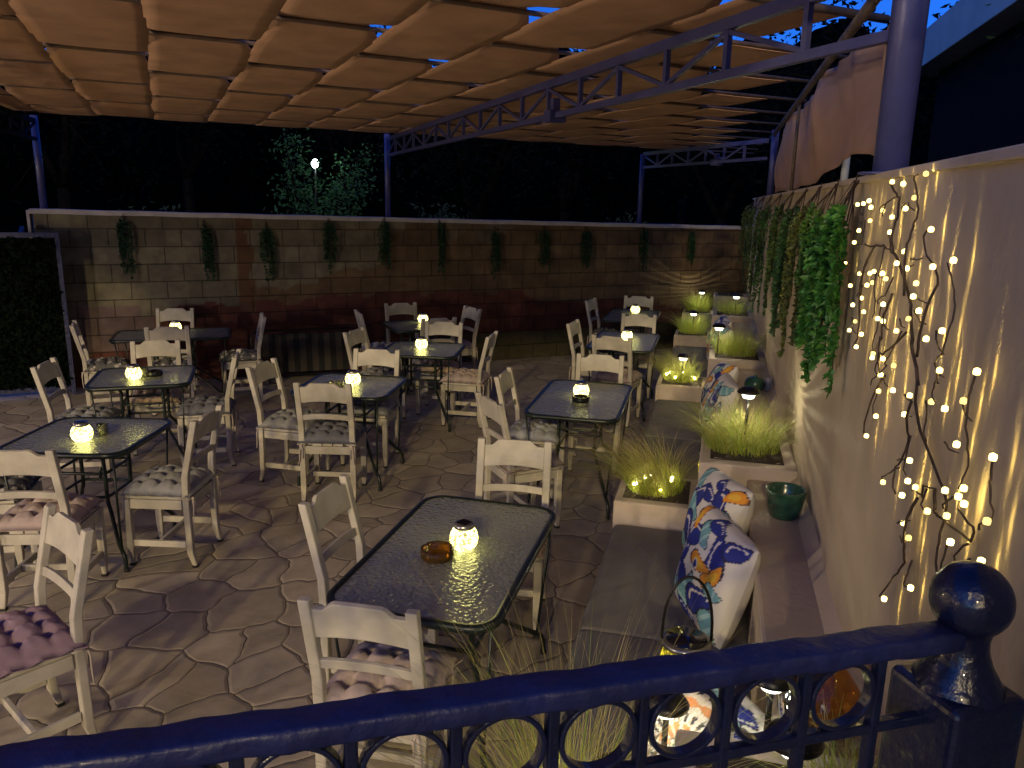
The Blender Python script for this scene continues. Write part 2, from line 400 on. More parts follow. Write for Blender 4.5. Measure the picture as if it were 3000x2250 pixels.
# ------------------------------------------------------------------ table
def rrect(hx, hy, r, n=8):
    p = []
    for cx, cy, a0 in ((hx-r, hy-r, 0), (-hx+r, hy-r, 90), (-hx+r, -hy+r, 180), (hx-r, -hy+r, 270)):
        for i in range(n+1):
            a = R(a0+90*i/n); p.append((cx+r*math.cos(a), cy+r*math.sin(a)))
    return p
def smooth_path(pts, k=6):
    P = [Vector(p) for p in pts]; out = []
    for i in range(len(P)-1):
        p0, p1, p2, p3 = P[max(i-1, 0)], P[i], P[i+1], P[min(i+2, len(P)-1)]
        for j in range(k):
            t = j/k; out.append(.5*((2*p1)+(p2-p0)*t+(2*p0-5*p1+4*p2-p3)*t*t+(3*p1-p0-3*p2+p3)*t**3))
    return out+[P[-1]]
def build_table(hx, hy, r=.10):
    t = thing('glass_table', 'glass table', 'table')
    H = .79
    out = rrect(hx-.012, hy-.012, r); n = len(out)
    g = MB(); g.add([(x, y, H-.006) for x, y in out]+[(x, y, H) for x, y in out],
                    [tuple(range(n))[::-1], tuple(range(n, 2*n))]+[(i, (i+1) % n, (i+1) % n+n, i+n) for i in range(n)])
    g.build('tabletop', M['tableglass'], t)
    f = MB(); prof = [(-.014, -.026), (.010, -.026), (.016, -.014), (.014, .002), (.004, .007), (-.016, .005), (-.018, .0015), (-.008, .0015), (-.008, -.0075), (-.014, -.010)]
    rings = []
    oo = rrect(hx, hy, r+.012, 8); k = len(oo); m = len(prof); vs = []; fs = []
    for i in range(k):
        p = Vector((*oo[i], 0)); tg = (Vector((*oo[(i+1) % k], 0))-Vector((*oo[i-1], 0))).normalized(); nn = Vector((tg.y, -tg.x, 0))
        vs += [(p.x+nn.x*a, p.y+nn.y*a, H+z) for a, z in prof]
    for i in range(k):
        for j in range(m): fs.append((i*m+j, ((i+1) % k)*m+j, ((i+1) % k)*m+(j+1) % m, i*m+(j+1) % m))
    f.add(vs, fs, smooth=True); f.build('rim', M['iron'], t)
    cx, cy = min(.20, hx*.42), min(.16, hy*.42)
    for sx in (-1, 1):
        for sy in (-1, 1):
            L = MB()
            L.tube(smooth_path([(sx*(hx-.02), sy*(hy-.06), H-.030), (sx*(hx-.10), sy*(hy-.13), H-.034), (sx*(cx+.07), sy*(cy+.05), H-.038),
                                (sx*cx, sy*cy, H-.085), (sx*cx, sy*cy, H-.22), (sx*cx, sy*cy, .40), (sx*(cx+.03), sy*(cy+.03), .335),
                                (sx*(hx*.72), sy*(hy*.76), .175), (sx*(hx*.86), sy*(hy*.88), .10), (sx*(hx*.88), sy*(hy*.90), .0)], 5), .0135, 8)
            L.tube([(sx*(hx-.05), sy*(hy-.015), H-.02), (sx*hx*.80, sy*hy*.82, .137)], .0075, 6)
            o = L.build('leg', M['iron'], t)
            MB().lathe([(.0165, 0), (.0165, .018)], 8, (sx*hx*.88, sy*hy*.90, 0)).build('foot_cap', M['rubber'], o)
    b = MB()
    for z in (.58, .42):
        q = rrect(cx+.004, cy+.004, .05, 4); b.tube([(x, y, z) for x, y in q], .010, 6, closed=True)
    b.build('brace', M['iron'], t)
    return t

# ------------------------------------------------------------------ small things
def build_lantern():
    t = thing('jar_lantern', 'lantern', 'lantern')
    MB().lathe([(.030, 0), (.046, .006), (.060, .026), (.066, .052), (.061, .078), (.050, .098), (.044, .106)], 28).build('globe', M['mosaic'], t)
    l = MB(); l.lathe([(.045, .104), (.047, .106), (.046, .122), (.040, .127), (.0, .127)], 24); l.build('lid', M['chrome'], t)
    MB().box((0, 0, .1285), (.050, .050, .004), Matrix.Rotation(.5, 3, 'Z')).build('solar_panel', M['panel'], t)
    return t
def ashtray(name, label, mat, loc, r=.075, h=.045):
    b = MB(); n = 48; prof = [(r*.93, 0), (r, .006), (r, h), (r-.008, h+.002), (r-.016, h-.002), (r-.020, .014), (0, .010)]
    vs = []; fs = []; k = len(prof)
    for q, (rr, z) in enumerate(prof):
        for j in range(n):
            a = 2*math.pi*j/n; zz = z
            if z > h-.01 and (j % 16) == 0: zz = z-.008
            vs.append((rr*math.cos(a), rr*math.sin(a), zz))
    for i in range(k-1):
        for j in range(n): fs.append((i*n+j, i*n+(j+1) % n, (i+1)*n+(j+1) % n, (i+1)*n+j))
    fs.append(tuple(range(n))[::-1])
    b.add(vs, fs, smooth=True); o = b.build(name, mat); o.location = loc
    return tag(o, label, 'ashtray', 'ashtrays on the tables')

def build_stake_lamp(power, h=.30, cap=.065):
    """mushroom solar lamp: stem, clear lens, black cap; the point light hangs below the cap inside the open lens"""
    t = thing('solar_lamp', 'lamp', 'lamp')
    MB().lathe([(.009, 0), (.009, h-.035)], 10).build('stem', M['blackmetal'], t)
    MB().lathe([(.012, h-.038), (.030, h-.036), (.042, h-.010), (.044, h-.004)], 20).build('lens', M['lens'], t)
    MB().lathe([(.0, h-.004), (cap, h-.006), (cap*1.02, h), (cap*.85, h+.016), (cap*.5, h+.028), (0, h+.032)], 28).build('cap', M['blackmetal'], t)
    l = bpy.data.lights.new('solar_light', 'POINT'); l.energy = power; l.color = (1., .93, .62); l.shadow_soft_size = .012
    l.use_nodes = True; N, L = l.node_tree.nodes, l.node_tree.links
    e = N['Emission']
    g = N.new('ShaderNodeNewGeometry'); s = N.new('ShaderNodeSeparateXYZ'); L.new(g.outputs['Incoming'], s.inputs[0])
    mu = N.new('ShaderNodeMath'); mu.operation = 'MULTIPLY'; mu.inputs[1].default_value = 46; L.new(s.outputs['Z'], mu.inputs[0])
    si = N.new('ShaderNodeMath'); si.operation = 'SINE'; L.new(mu.outputs[0], si.inputs[0])
    mr = N.new('ShaderNodeMapRange'); mr.inputs['From Min'].default_value = -.2; mr.inputs['From Max'].default_value = .9
    mr.inputs['To Min'].default_value = .25; mr.inputs['To Max'].default_value = 1.5; L.new(si.outputs[0], mr.inputs['Value'])
    L.new(mr.outputs[0], e.inputs['Strength'])
    lo = bpy.data.objects.new('lamp_light', l); COL.objects.link(lo); lo.parent = t; lo.location = (0, 0, h-.058)
    return t

def leafy(b, p, d, ln, wd, col):
    """one small folded leaf of four verts from p along d"""
    d = d.normalized(); u = Vector((random.uniform(-1, 1), random.uniform(-1, 1), random.uniform(-1, 1)))
    x = d.cross(u)
    if x.length < 1e-3: x = d.cross(Vector((1, 0, 0)))
    x.normalize(); x *= wd/2
    nn = d.cross(x).normalized()*wd*.22
    q = p+d*ln*.5
    b.add([p, q+x+nn, p+d*ln, q-x+nn], [(0, 1, 2), (0, 2, 3)], col)

def grass_clump(name, label, loc, rx, ry, n, h, straw=.3, rz=0, lean=(0, 0), parent=None, spread=1.0):
    b = MB(); rnd = random
    for i in range(n):
        a = rnd.uniform(0, 2*math.pi); q = math.sqrt(rnd.random())
        x, y = rx*q*math.cos(a), ry*q*math.sin(a)
        hh = h*rnd.uniform(.55, 1.1)
        out = Vector((math.cos(a)*q*.55+lean[0]+rnd.gauss(0, .26), math.sin(a)*q*.55+lean[1]+rnd.gauss(0, .26), 0))*spread*1.35
        bend = rnd.uniform(.4, 1.25); seg = 7
        g = (.23+.17*rnd.random(), .31+.11*rnd.random(), .06)
        st = (.60, .48, .22)
        isst = rnd.random() < straw
        w0 = rnd.uniform(.0010, .0020)
        side = Vector((-math.sin(a), math.cos(a), 0))+Vector((rnd.gauss(0, .5), rnd.gauss(0, .5), 0)); side.normalize()
        vs = []; cs = []
        for k in range(seg+1):
            t = k/seg
            p = Vector((x, y, 0))+out*hh*(.30*t+bend*t*t)+Vector((0, 0, hh*(t-.50*bend*t**2.2)))
            w = w0*(1-.85*t)
            vs += [p-side*w, p+side*w]
            f = min(1, max(0, (t-.15)*1.4)) if isst else max(0, t-.75)*.8
            c = tuple(g[z]*(1-f)+st[z]*f for z in range(3)); cs += [c, c]
        b.add(vs, [(2*k, 2*k+1, 2*k+3, 2*k+2) for k in range(seg)], cs, True)
    o = b.build(name, M['grass'], parent); o.location = loc; o.rotation_euler = (0, 0, rz)
    if not parent: tag(o, label, 'ornamental grass', 'feather grasses in the planters', 'thing')
    return o

def hanging_vine(name, label, top, length, width, nleaf, tone, group, out=Vector((0, 0, 0)), cord=.15, lw=.022):
    t = thing(name, label, 'hanging vine', top, 0, group)
    s = MB(); f = MB()
    nst = 9
    for i in range(nst):
        ln = length*random.uniform(.55, 1.0) if i else length
        dx = random.uniform(-1, 1)*width*.55; dy = random.uniform(.15, 1)*width*.5
        side = Vector((out.y, -out.x, 0))
        end = side*dx+out*dy
        pts = []
        for k in range(9):
            q = k/8
            pts.append(end*min(1, q*3.2)**.8+Vector((random.gauss(0, .006), random.gauss(0, .006), -cord*.0-ln*q)))
        s.tube(pts, .0022, 4)
        m = nleaf//nst
        for j in range(m):
            q = cord/length+(1-cord/length)*random.random()
            q = min(q, .999); k = min(int(q*8), 7); p = pts[k].lerp(pts[k+1], q*8-k)
            d = Vector((random.gauss(0, 1), random.gauss(0, 1), random.gauss(-.35, .6)))
            if d.dot(out) < 0: d -= out*d.dot(out)*1.6
            kk = random.uniform(.55, 1.25); c = tuple(x*kk for x in (tone if random.random() > .22 else (tone[0]*1.6, tone[1]*1.25, tone[2]*.9)))
            leafy(f, p, d, lw*random.uniform(.8, 1.5), lw*random.uniform(.55, .9), c)
    s.tube([Vector((0, 0, .02)), out*.02+Vector((0, 0, -cord))], .003, 5)
    s.build('stem', M['twig'], t); f.build('foliage', M['leaf'], t)
    return t

def paint_pillow(u, v):
    W_, B, T, O, K = (.72, .69, .62), (.018, .03, .24), (.16, .36, .40), (.80, .32, .03), (.012, .015, .05)
    col = W_
    shapes = [(-.42, .50, .34, .17, 35, B), (-.15, .62, .26, .12, -30, T), (.42, .48, .36, .19, 130, B), (.55, .15, .25, .12, 70, O),
              (.10, .18, .30, .10, 5, O), (-.52, .08, .22, .11, 90, B), (-.38, -.34, .36, .20, 150, B), (-.05, -.42, .34, .20, 80, T),
              (.40, -.36, .36, .20, 45, B), (.66, -.10, .18, .10, 10, T), (-.72, -.62, .24, .14, 45, T), (.70, -.70, .26, .15, -45, T),
              (-.74, .74, .22, .12, -45, O), (.74, .76, .24, .14, 45, B), (.02, .86, .24, .09, 0, B), (-.80, .25, .20, .09, 80, B), (0, -.82, .30, .10, 0, B)]
    for cx, cy, rx, ry, an, c in shapes:
        a = R(an); x, y = u-cx, v-cy
        p, q = x*math.cos(a)+y*math.sin(a), -x*math.sin(a)+y*math.cos(a)
        p /= rx*1.22; q /= 1.3*ry*(1-.5*p) if abs(p) < 1.2 else ry
        q += .25*math.sin(2.6*p)
        d = p*p+q*q
        if d < 1:
            ang = math.atan2(q, p)
            if d > .80: col = K
            elif c == B and .25 < d < .42 and ang > -.4: col = W_
            elif c == T and (math.sin(9*p) > .55): col = (.34, .56, .56)
            elif c == O and d < .25: col = (.85, .50, .05)
            else: col = c
    r = math.hypot(u-.02, v-.12)
    if r < .10: col = B if r < .07 else W_
    return col
def paint_mandala(u, v):
    r = math.hypot(u, v); a = math.atan2(v, u)
    W_, O, K, G = (.66, .60, .54), (.62, .25, .10), (.02, .02, .05), (.14, .20, .18)
    if r < .20: return G if math.sin(a*8)+math.sin(r*70) > 0 else W_
    if r < .42: return O if math.cos(a*12) > -.25-(r-.2) else W_
    if r < .62: return K if math.cos(a*24+r*6) > .25 and .45 < r < .60 else W_
    if r < .95: return O if math.cos(a*14+1)*.5+math.cos((r-.78)*20) > .35 else W_
    return W_ if math.sin(a*30) > -.3 else K
def build_pillow(name, label, fn, loc, face, tilt, spin=0, size=.50, thick=.115, n=76):
    """square cushion; face = direction its printed side looks (deg, world), tilt = lean backwards"""
    b = MB(); f = []; vt = []; ct = []; vb = []
    for j in range(n+1):
        for i in range(n+1):
            u, v = -1+2*i/n, -1+2*j/n
            e = (max(0, 1-u*u)*max(0, 1-v*v))**.42
            k = 1-.10*(1-abs(u)**2*0)*(math.cos(u*math.pi/2))*0
            px = size/2*u*(1-.05*(1-v*v)*abs(u)**3-.07*abs(u*v)**3); pz = size/2*v*(1-.05*(1-u*u)*abs(v)**3-.07*abs(u*v)**3)
            wr = .004*math.sin(9*u+4*v)*e
            vt.append((px, -thick*e-wr, pz)); ct.append(fn(u, v)); vb.append((px, thick*.9*e, pz))
    N1 = n+1
    for j in range(n):
        for i in range(n): f.append((j*N1+i, j*N1+i+1, (j+1)*N1+i+1, (j+1)*N1+i))
    b.add(vt, f, ct, True); b.add(vb, [q[::-1] for q in f], [(.70, .67, .60)]*len(vb), True)
    o = b.build(name, M['pillow']); o.location = loc
    o.rotation_euler = Matrix.Rotation(R(face+90), 4, 'Z').to_3x3().to_4x4().to_euler()
    o.matrix_world = Matrix.Translation(loc) @ Matrix.Rotation(R(face+90), 4, 'Z') @ Matrix.Rotation(R(-tilt), 4, 'X') @ Matrix.Rotation(R(spin), 4, 'Y')
    return tag(o, label, 'pillow', 'printed pillows on the bench')
WLEFT, WBACK, COOL = 200., 16500., 250.
SUN_EL, SKY_TINT, SKY_STR, EXPO = 5., (.21, .68, 2.0, 1), .15, 0.12
# ================================================================== SETTING
def paving_mat():
    m = bpy.data.materials.new('stamped_flagstone'); N, L = nodes_of(m); b = N['Principled BSDF']
    tc = N.new('ShaderNodeTexCoord')
    wn = N.new('ShaderNodeTexNoise'); wn.inputs['Scale'].default_value = 2.2; wn.inputs['Detail'].default_value = 3
    L.new(tc.outputs['Object'], wn.inputs['Vector'])
    mxv = N.new('ShaderNodeMix'); mxv.data_type = 'VECTOR'; mxv.inputs['Factor'].default_value = .20
    L.new(tc.outputs['Object'], mxv.inputs['A']); L.new(wn.outputs['Color'], mxv.inputs['B'])
    v = N.new('ShaderNodeTexVoronoi'); v.voronoi_dimensions = '2D'; v.feature = 'DISTANCE_TO_EDGE'; v.inputs['Scale'].default_value = 4.0; v.inputs['Randomness'].default_value = 1.0
    v2 = N.new('ShaderNodeTexVoronoi'); v2.voronoi_dimensions = '2D'; v2.inputs['Scale'].default_value = 4.0; v2.inputs['Randomness'].default_value = 1.0
    L.new(mxv.outputs['Result'], v.inputs['Vector']); L.new(mxv.outputs['Result'], v2.inputs['Vector'])
    n = N.new('ShaderNodeTexNoise'); n.inputs['Scale'].default_value = 5; n.inputs['Detail'].default_value = 8; n.inputs['Roughness'].default_value = .65
    L.new(tc.outputs['Object'], n.inputs['Vector'])
    rp = N.new('ShaderNodeValToRGB'); e = rp.color_ramp.elements
    e[0].position = .25; e[0].color = (.29, .25, .185, 1); e[1].position = .75; e[1].color = (.50, .435, .335, 1)
    L.new(n.outputs['Fac'], rp.inputs['Fac'])
    sp = N.new('ShaderNodeSeparateColor'); L.new(v2.outputs['Color'], sp.inputs[0])
    mr = N.new('ShaderNodeMapRange'); mr.inputs['To Min'].default_value = .72; mr.inputs['To Max'].default_value = 1.15; L.new(sp.outputs[0], mr.inputs['Value'])
    mm = N.new('ShaderNodeMix'); mm.data_type = 'RGBA'; mm.blend_type = 'MULTIPLY'; mm.inputs['Factor'].default_value = 1
    L.new(rp.outputs[0], mm.inputs['A']); L.new(mr.outputs[0], mm.inputs['B'])
    ln = N.new('ShaderNodeMapRange'); ln.interpolation_type = 'SMOOTHSTEP'; ln.inputs['From Min'].default_value = .004; ln.inputs['From Max'].default_value = .016
    L.new(v.outputs['Distance'], ln.inputs['Value'])
    mc = N.new('ShaderNodeMix'); mc.data_type = 'RGBA'; mc.inputs['A'].default_value = (.035, .026, .018, 1)
    L.new(ln.outputs[0], mc.inputs['Factor']); L.new(mm.outputs['Result'], mc.inputs['B']); L.new(mc.outputs['Result'], b.inputs['Base Color'])
    ed = N.new('ShaderNodeMapRange'); ed.interpolation_type = 'SMOOTHSTEP'; ed.inputs['From Min'].default_value = 0; ed.inputs['From Max'].default_value = .07
    L.new(v.outputs['Distance'], ed.inputs['Value'])
    ad = N.new('ShaderNodeMath'); ad.operation = 'MULTIPLY_ADD'; ad.inputs[1].default_value = .55
    L.new(n.outputs['Fac'], ad.inputs[0]); L.new(ed.outputs[0], ad.inputs[2])
    bp = N.new('ShaderNodeBump'); bp.inputs['Strength'].default_value = .9; bp.inputs['Distance'].default_value = .0045
    L.new(ad.outputs[0], bp.inputs['Height']); L.new(bp.outputs[0], b.inputs['Normal'])
    b.inputs['Roughness'].default_value = .62
    return m
g = MB(); g.add([(-400, -400, -.035), (400, -400, -.035), (400, 400, -.035), (-400, 400, -.035)], [(0, 1, 2, 3)])
tag(g.build('ground', pmat('dark_grass_ground', (.02, .026, .015), .95, spec=.02, var=.5, vscale=.8)), kind='structure')
fl = MB(); c2 = W(.50, -6); c3 = W(.50, 14.0)
fl.add([(-11, -8, 0), (c2.x, c2.y, 0), (c3.x, 10.66, 0), (-11, 10.66, 0)], [(0, 1, 2, 3)])
tag(fl.build('courtyard_floor', paving_mat()), kind='structure')

# camera terrace (top .80 m above the courtyard), under and behind the railing
tr = MB(); e0 = Vector((-7, 1.62, 0)); e1 = Vector((1.07, .60, 0))

pts = [(-7, 1.50), (1.055, .60), (1.02-.9, -1.2), (-.6, -3.5), (-7, -3.5)]
k = len(pts)
tr.add([(x, y, -.02) for x, y in pts]+[(x, y, .80) for x, y in pts], [tuple(range(k)), tuple(range(k, 2*k))]+[(i, (i+1) % k, (i+1) % k+k, i+k) for i in range(k)])
tag(tr.build('terrace_slab', pmat('terrace_concrete', (.30, .26, .22), .85, var=.2, vscale=4, bump=.004)), kind='structure')

# ---- right-hand plaster wall
pw = thing('plaster_wall', 'long beige plaster wall behind the built-in bench, carrying lights and trailing vines', 'wall', (0, 0, 0), WROT)
b = MB(); ns = 140; nz = 26; vs = []; fs = []
for i in range(ns+1):
    for j in range(nz+1):
        s = .0+14.05*i/ns; z = 2.43*j/nz-.02*(j == 0)
        vs.append((.515+.004*math.sin(s*2.3)+.003*math.sin(s*5.1+z*2), s, z))
for i in range(ns):
    for j in range(nz): q = i*(nz+1)+j; fs.append((q, q+1, q+nz+2, q+nz+1))
b.add(vs, fs, smooth=True)
b.add([(.53, 0, -.02), (.53, 0, 2.43), (.72, 0, 2.43), (.72, 0, -.02), (.53, 14.05, -.02), (.53, 14.05, 2.43), (.72, 14.05, 2.43), (.72, 14.05, -.02)],
      [(0, 1, 2, 3), (7, 6, 5, 4), (3, 2, 6, 7)])
b.build('wall', pmat('wall_plaster', (.50, .41, .275), .88, var=.24, vscale=1.6, bump=.009, bscale=10), pw)
MB().box((.617, 7.0, 2.442), (.236, 14.2, .025)).build('coping', M['plaster'], pw, bevel=.004)

# ---- back wall of painted concrete blocks
def mural(x, z):
    def cur(pts, x):
        if x <= pts[0][0]: return pts[0][1]
        for (a, p), (c, q) in zip(pts, pts[1:]):
            if x <= c: return p+(q-p)*(x-a)/(c-a)
        return pts[-1][1]
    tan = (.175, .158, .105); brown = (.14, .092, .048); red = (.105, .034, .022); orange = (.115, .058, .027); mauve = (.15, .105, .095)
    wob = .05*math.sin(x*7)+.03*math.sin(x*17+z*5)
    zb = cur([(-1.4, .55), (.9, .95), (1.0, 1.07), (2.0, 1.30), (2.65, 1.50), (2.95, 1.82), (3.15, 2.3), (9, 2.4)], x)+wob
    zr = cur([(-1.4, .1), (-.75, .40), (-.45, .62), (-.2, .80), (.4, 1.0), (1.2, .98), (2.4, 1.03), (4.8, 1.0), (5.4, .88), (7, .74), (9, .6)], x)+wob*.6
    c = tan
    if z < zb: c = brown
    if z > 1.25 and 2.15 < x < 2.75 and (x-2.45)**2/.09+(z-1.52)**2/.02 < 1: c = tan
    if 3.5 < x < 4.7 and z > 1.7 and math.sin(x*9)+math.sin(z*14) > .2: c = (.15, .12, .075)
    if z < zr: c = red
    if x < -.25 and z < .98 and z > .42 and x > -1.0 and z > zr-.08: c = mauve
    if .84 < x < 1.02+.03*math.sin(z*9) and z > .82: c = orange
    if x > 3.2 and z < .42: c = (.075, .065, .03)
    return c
bw = thing('block_wall', 'back wall of concrete blocks painted with faded tan and red shapes', 'wall')
def bz(x): return 2.145-(x+1.36)*.0145
b = MB(); nx, nz = 300, 60; vs = []; fs = []; cs = []
rb = random.Random(5); jit = {}
for i in range(nx+1):
    for j in range(nz+1):
        x = -1.36+10.56*i/nx; z = (bz(x)-.05)*j/nz
        row = int(z/.2135); col = int((x+2+.2*(row % 2))/.405)
        k = jit.setdefault((row, col), rb.uniform(.78, 1.18))
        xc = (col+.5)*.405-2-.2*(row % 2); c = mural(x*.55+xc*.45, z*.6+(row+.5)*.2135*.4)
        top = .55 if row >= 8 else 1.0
        vs.append((x, 10.65, z)); cs.append(tuple(q*k*(.8 if row >= 8 else 1) for q in c))  # upper courses darkened, roof shade put into the colour
for i in range(nx):
    for j in range(nz): q = i*(nz+1)+j; fs.append((q, q+nz+1, q+nz+2, q+1))
b.add(vs, fs, cs)
x0, x1 = -1.36, 9.2
b.add([(x0, 10.65, 0), (x0, 10.85, 0), (x0, 10.85, bz(x0)-.05), (x0, 10.65, bz(x0)-.05), (x1, 10.85, 0), (x1, 10.85, bz(x1)-.05)], [(0, 1, 2, 3), (1, 4, 5, 2)], (.3, .28, .2))
wm = pmat('painted_blocks', (.3, .28, .2), .9, attr='Col', var=.35, vscale=7)
N, L = nodes_of(wm); tc = N.new('ShaderNodeTexCoord'); mp = N.new('ShaderNodeMapping'); mp.inputs['Rotation'].default_value = (R(-90), 0, 0); mp.inputs['Location'].default_value = (2, 0, 0)
L.new(tc.outputs['Object'], mp.inputs[0])
br = N.new('ShaderNodeTexBrick'); br.offset = .5; br.inputs['Scale'].default_value = 1; br.inputs['Brick Width'].default_value = .405; br.inputs['Row Height'].default_value = .2135
br.inputs['Mortar Size'].default_value = .006; br.inputs['Mortar Smooth'].default_value = .4; br.inputs['Color1'].default_value = (1, 1, 1, 1); br.inputs['Color2'].default_value = (1, 1, 1, 1); br.inputs['Mortar'].default_value = (.25, .22, .2, 1)
sx = N.new('ShaderNodeSeparateXYZ'); L.new(tc.outputs['Object'], sx.inputs[0]); cb = N.new('ShaderNodeCombineXYZ'); L.new(sx.outputs[0], cb.inputs[0]); L.new(sx.outputs[2], cb.inputs[1]); L.new(cb.outputs[0], br.inputs['Vector'])
pb = N['Principled BSDF']; old = pb.inputs['Base Color'].links[0].from_socket
mu = N.new('ShaderNodeMix'); mu.data_type = 'RGBA'; mu.blend_type = 'MULTIPLY'; mu.inputs['Factor'].default_value = .85
L.new(old, mu.inputs['A']); L.new(br.outputs['Color'], mu.inputs['B']); L.new(mu.outputs['Result'], pb.inputs['Base Color'])
bp = N.new('ShaderNodeBump'); bp.invert = True; bp.inputs['Distance'].default_value = .012; L.new(br.outputs['Fac'], bp.inputs['Height']); L.new(bp.outputs[0], pb.inputs['Normal'])
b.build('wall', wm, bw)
cp = MB(); n = 40
for i in range(n):
    xa, xb = x0-.03+(x1-x0+.03)*i/n, x0-.03+(x1-x0+.03)*(i+1)/n; o = .004*math.sin(i*2.1)
    za, zb_ = bz(xa)+.003*math.sin(i*1.7), bz(xb)+.003*math.sin((i+1)*1.7)
    cp.add([(xa, 10.62, za-.055), (xb, 10.62, zb_-.055), (xb, 10.88, zb_-.055), (xa, 10.88, za-.055), (xa, 10.62, za), (xb, 10.62, zb_), (xb, 10.88, zb_), (xa, 10.88, za)],
           [(0, 3, 2, 1), (4, 5, 6, 7), (0, 1, 5, 4), (2, 3, 7, 6)])
cp.box((x0-.045, 10.75, 1.02), (.03, .26, 2.22))
cp.build('coping', M['coping'], bw)

# ================================================================== PERGOLA
pg = thing('pergola', 'blue steel pergola with trusses, wooden battens and woven orange shade cloth', 'pergola')
def truss(a, b_, zb, zt, n, first=0, mat='steelblue'):
    a, b_ = Vector(a), Vector(b_)
    t = MB(); t.bar((a.x, a.y, zb), (b_.x, b_.y, zb), .036, .036); t.bar((a.x, a.y, zt), (b_.x, b_.y, zt), .040, .050)
    mid = a.lerp(b_, .34); t.box((mid.x, mid.y, zb-.005), (.12, .10, .075)); t.box((mid.x, mid.y, zb+.06), (.05, .05, .10))
    o = t.build('truss', M[mat], pg)
    for i in range(1, n):
        p = a.lerp(b_, i/n); MB().bar((p.x, p.y, zb+.018), (p.x, p.y, zt-.022), .026, .026).build('strut', M[mat], o)
        q = a.lerp(b_, (i+1)/n)
        if (i+first) % 2: MB().bar((p.x, p.y, zt-.03), (q.x, q.y, zb+.018), .020, .020).build('strut', M[mat], o)
        else: MB().bar((p.x, p.y, zb+.018), (q.x, q.y, zt-.03), .020, .020).build('strut', M[mat], o)
    return o
P_near = W(.545, 2.99); P_far = W(.545, 10.0)
truss((2.27, 1.98, 0), (2.85, 10.70, 0), 2.90, 3.11, 17, 1)
truss((6.55, 7.55, 0), (6.90, 10.70, 0), 2.88, 3.08, 7)
truss((-2.0, 1.9, 0), (-1.25, 10.70, 0), 2.92, 3.12, 17, 0, 'shaded_steel')
def post(x, y, z0, z1, r, mat='steelblue'):
    b = MB(); b.lathe([(r, z0), (r, z1)], 16, (x, y, 0)); b.lathe([(r*1.8, z0), (r*1.8, z0+.008)], 16, (x, y, 0)); b.build('post', M[mat], pg)
post(-1.25, 10.74, 2.12, 3.18, .040); post(2.85, 10.74, 2.06, 3.18, .038); post(6.90, 10.74, 2.0, 3.08, .036)
post(P_near.x, P_near.y, 2.45, 3.75, .056); post(P_far.x, P_far.y, 2.45, 3.20, .042)
q = W(.54, 6.95); post(q.x, q.y, 2.45, 3.15, .014, 'pole_wood'); q = W(.70, 5.2); post(q.x, q.y, 2.45, 2.75, .022, 'fascia'); q = W(.70, 9.3); post(q.x, q.y, 2.45, 2.8, .018, 'fascia')
# oblique edge pole over the wall and the battens
a, c = W(.53, 2.0), W(.53, 10.6)
MB().tube([(a.x, a.y, 3.155), ((a.x+c.x)/2, (a.y+c.y)/2, 3.150), (c.x, c.y, 3.155)], .024, 10).build('edge_pole', M['pole_wood'], pg)
rods = [2.01+.76*j for j in range(12)]
for j, y0 in enumerate(rods):
    xr = .404+(y0+.32)/1.266+.28
    xr = min(xr, 9.3); yy = lambda x: y0+.06*(x-1.4)
    z = 3.185 if j else 3.19
    MB().tube([(-3.6, yy(-3.6), z), (-.5, yy(-.5), z+.006), (2.5, yy(2.5), z-.004), (xr, yy(xr), z)], .012 if j != 1 else .019, 10).build('batten', M['batten'] if j != 1 else M['pole_wood'], pg)
cloth = pmat('orange_shade_cloth', (.58, .345, .205), .9, var=.22, vscale=4, bump=.004, bscale=7, transl=.08)
for k in range(-6, 16):
    xa = .565*k; xb = xa+.565
    ys = 2.01 if xb < 2.3 else 2.9+(xb-2.76)*1.38
    js = min(range(12), key=lambda j: abs(rods[j]-ys))
    if js >= 11: continue
    b = MB(); seg = 12; vs = []; fs = []; nj = 11-js; ny = nj*seg; nxx = 8
    rr = random.Random(k+50)
    jw = [rr.uniform(-.012, .012) for _ in range(20)]
    for i in range(ny+1):
        t = i/seg; j0 = min(int(t), nj-1); f = t-j0; j = js+j0
        du = min(f if (j+k) % 2 == 0 else 9, (1-f) if (j+1+k) % 2 == 0 else 9)*.76
        above = max(0, 1-du/.26); above = above*above*(3-2*above); below = 1-above
        h = -.014+.029*above
        pull = 0; pr_ = (.10 if k >= 0 else .03)*max(0, 1-du/.20)**1.3; pl_ = .012*above
        y0 = rods[j]+.76*f if j < 11 else rods[11]
        sag = -.003*math.sin(math.pi*f)**2
        for q in range(nxx+1):
            u = -1+2*q/nxx
            hw = .2855-pull+.004*below+jw[j0]*.5
            x = (xa+xb)/2+u*hw-(pr_*max(0, u)**1.5 if u > 0 else -pl_*abs(u))+jw[j0]*(1-f)+jw[j0+1]*f
            z = 3.185+h+sag+.004*(1-u*u)*above-.005*(1-u*u)*below+.006*abs(u)**5*above
            vs.append((x, y0+.06*(x-1.4), z))
    for i in range(ny):
        for q in range(nxx): p = i*(nxx+1)+q; fs.append((p, p+1, p+nxx+2, p+nxx+1))
    b.add(vs, fs, smooth=True); b.build('shade_strip', cloth, pg, solid=.004)

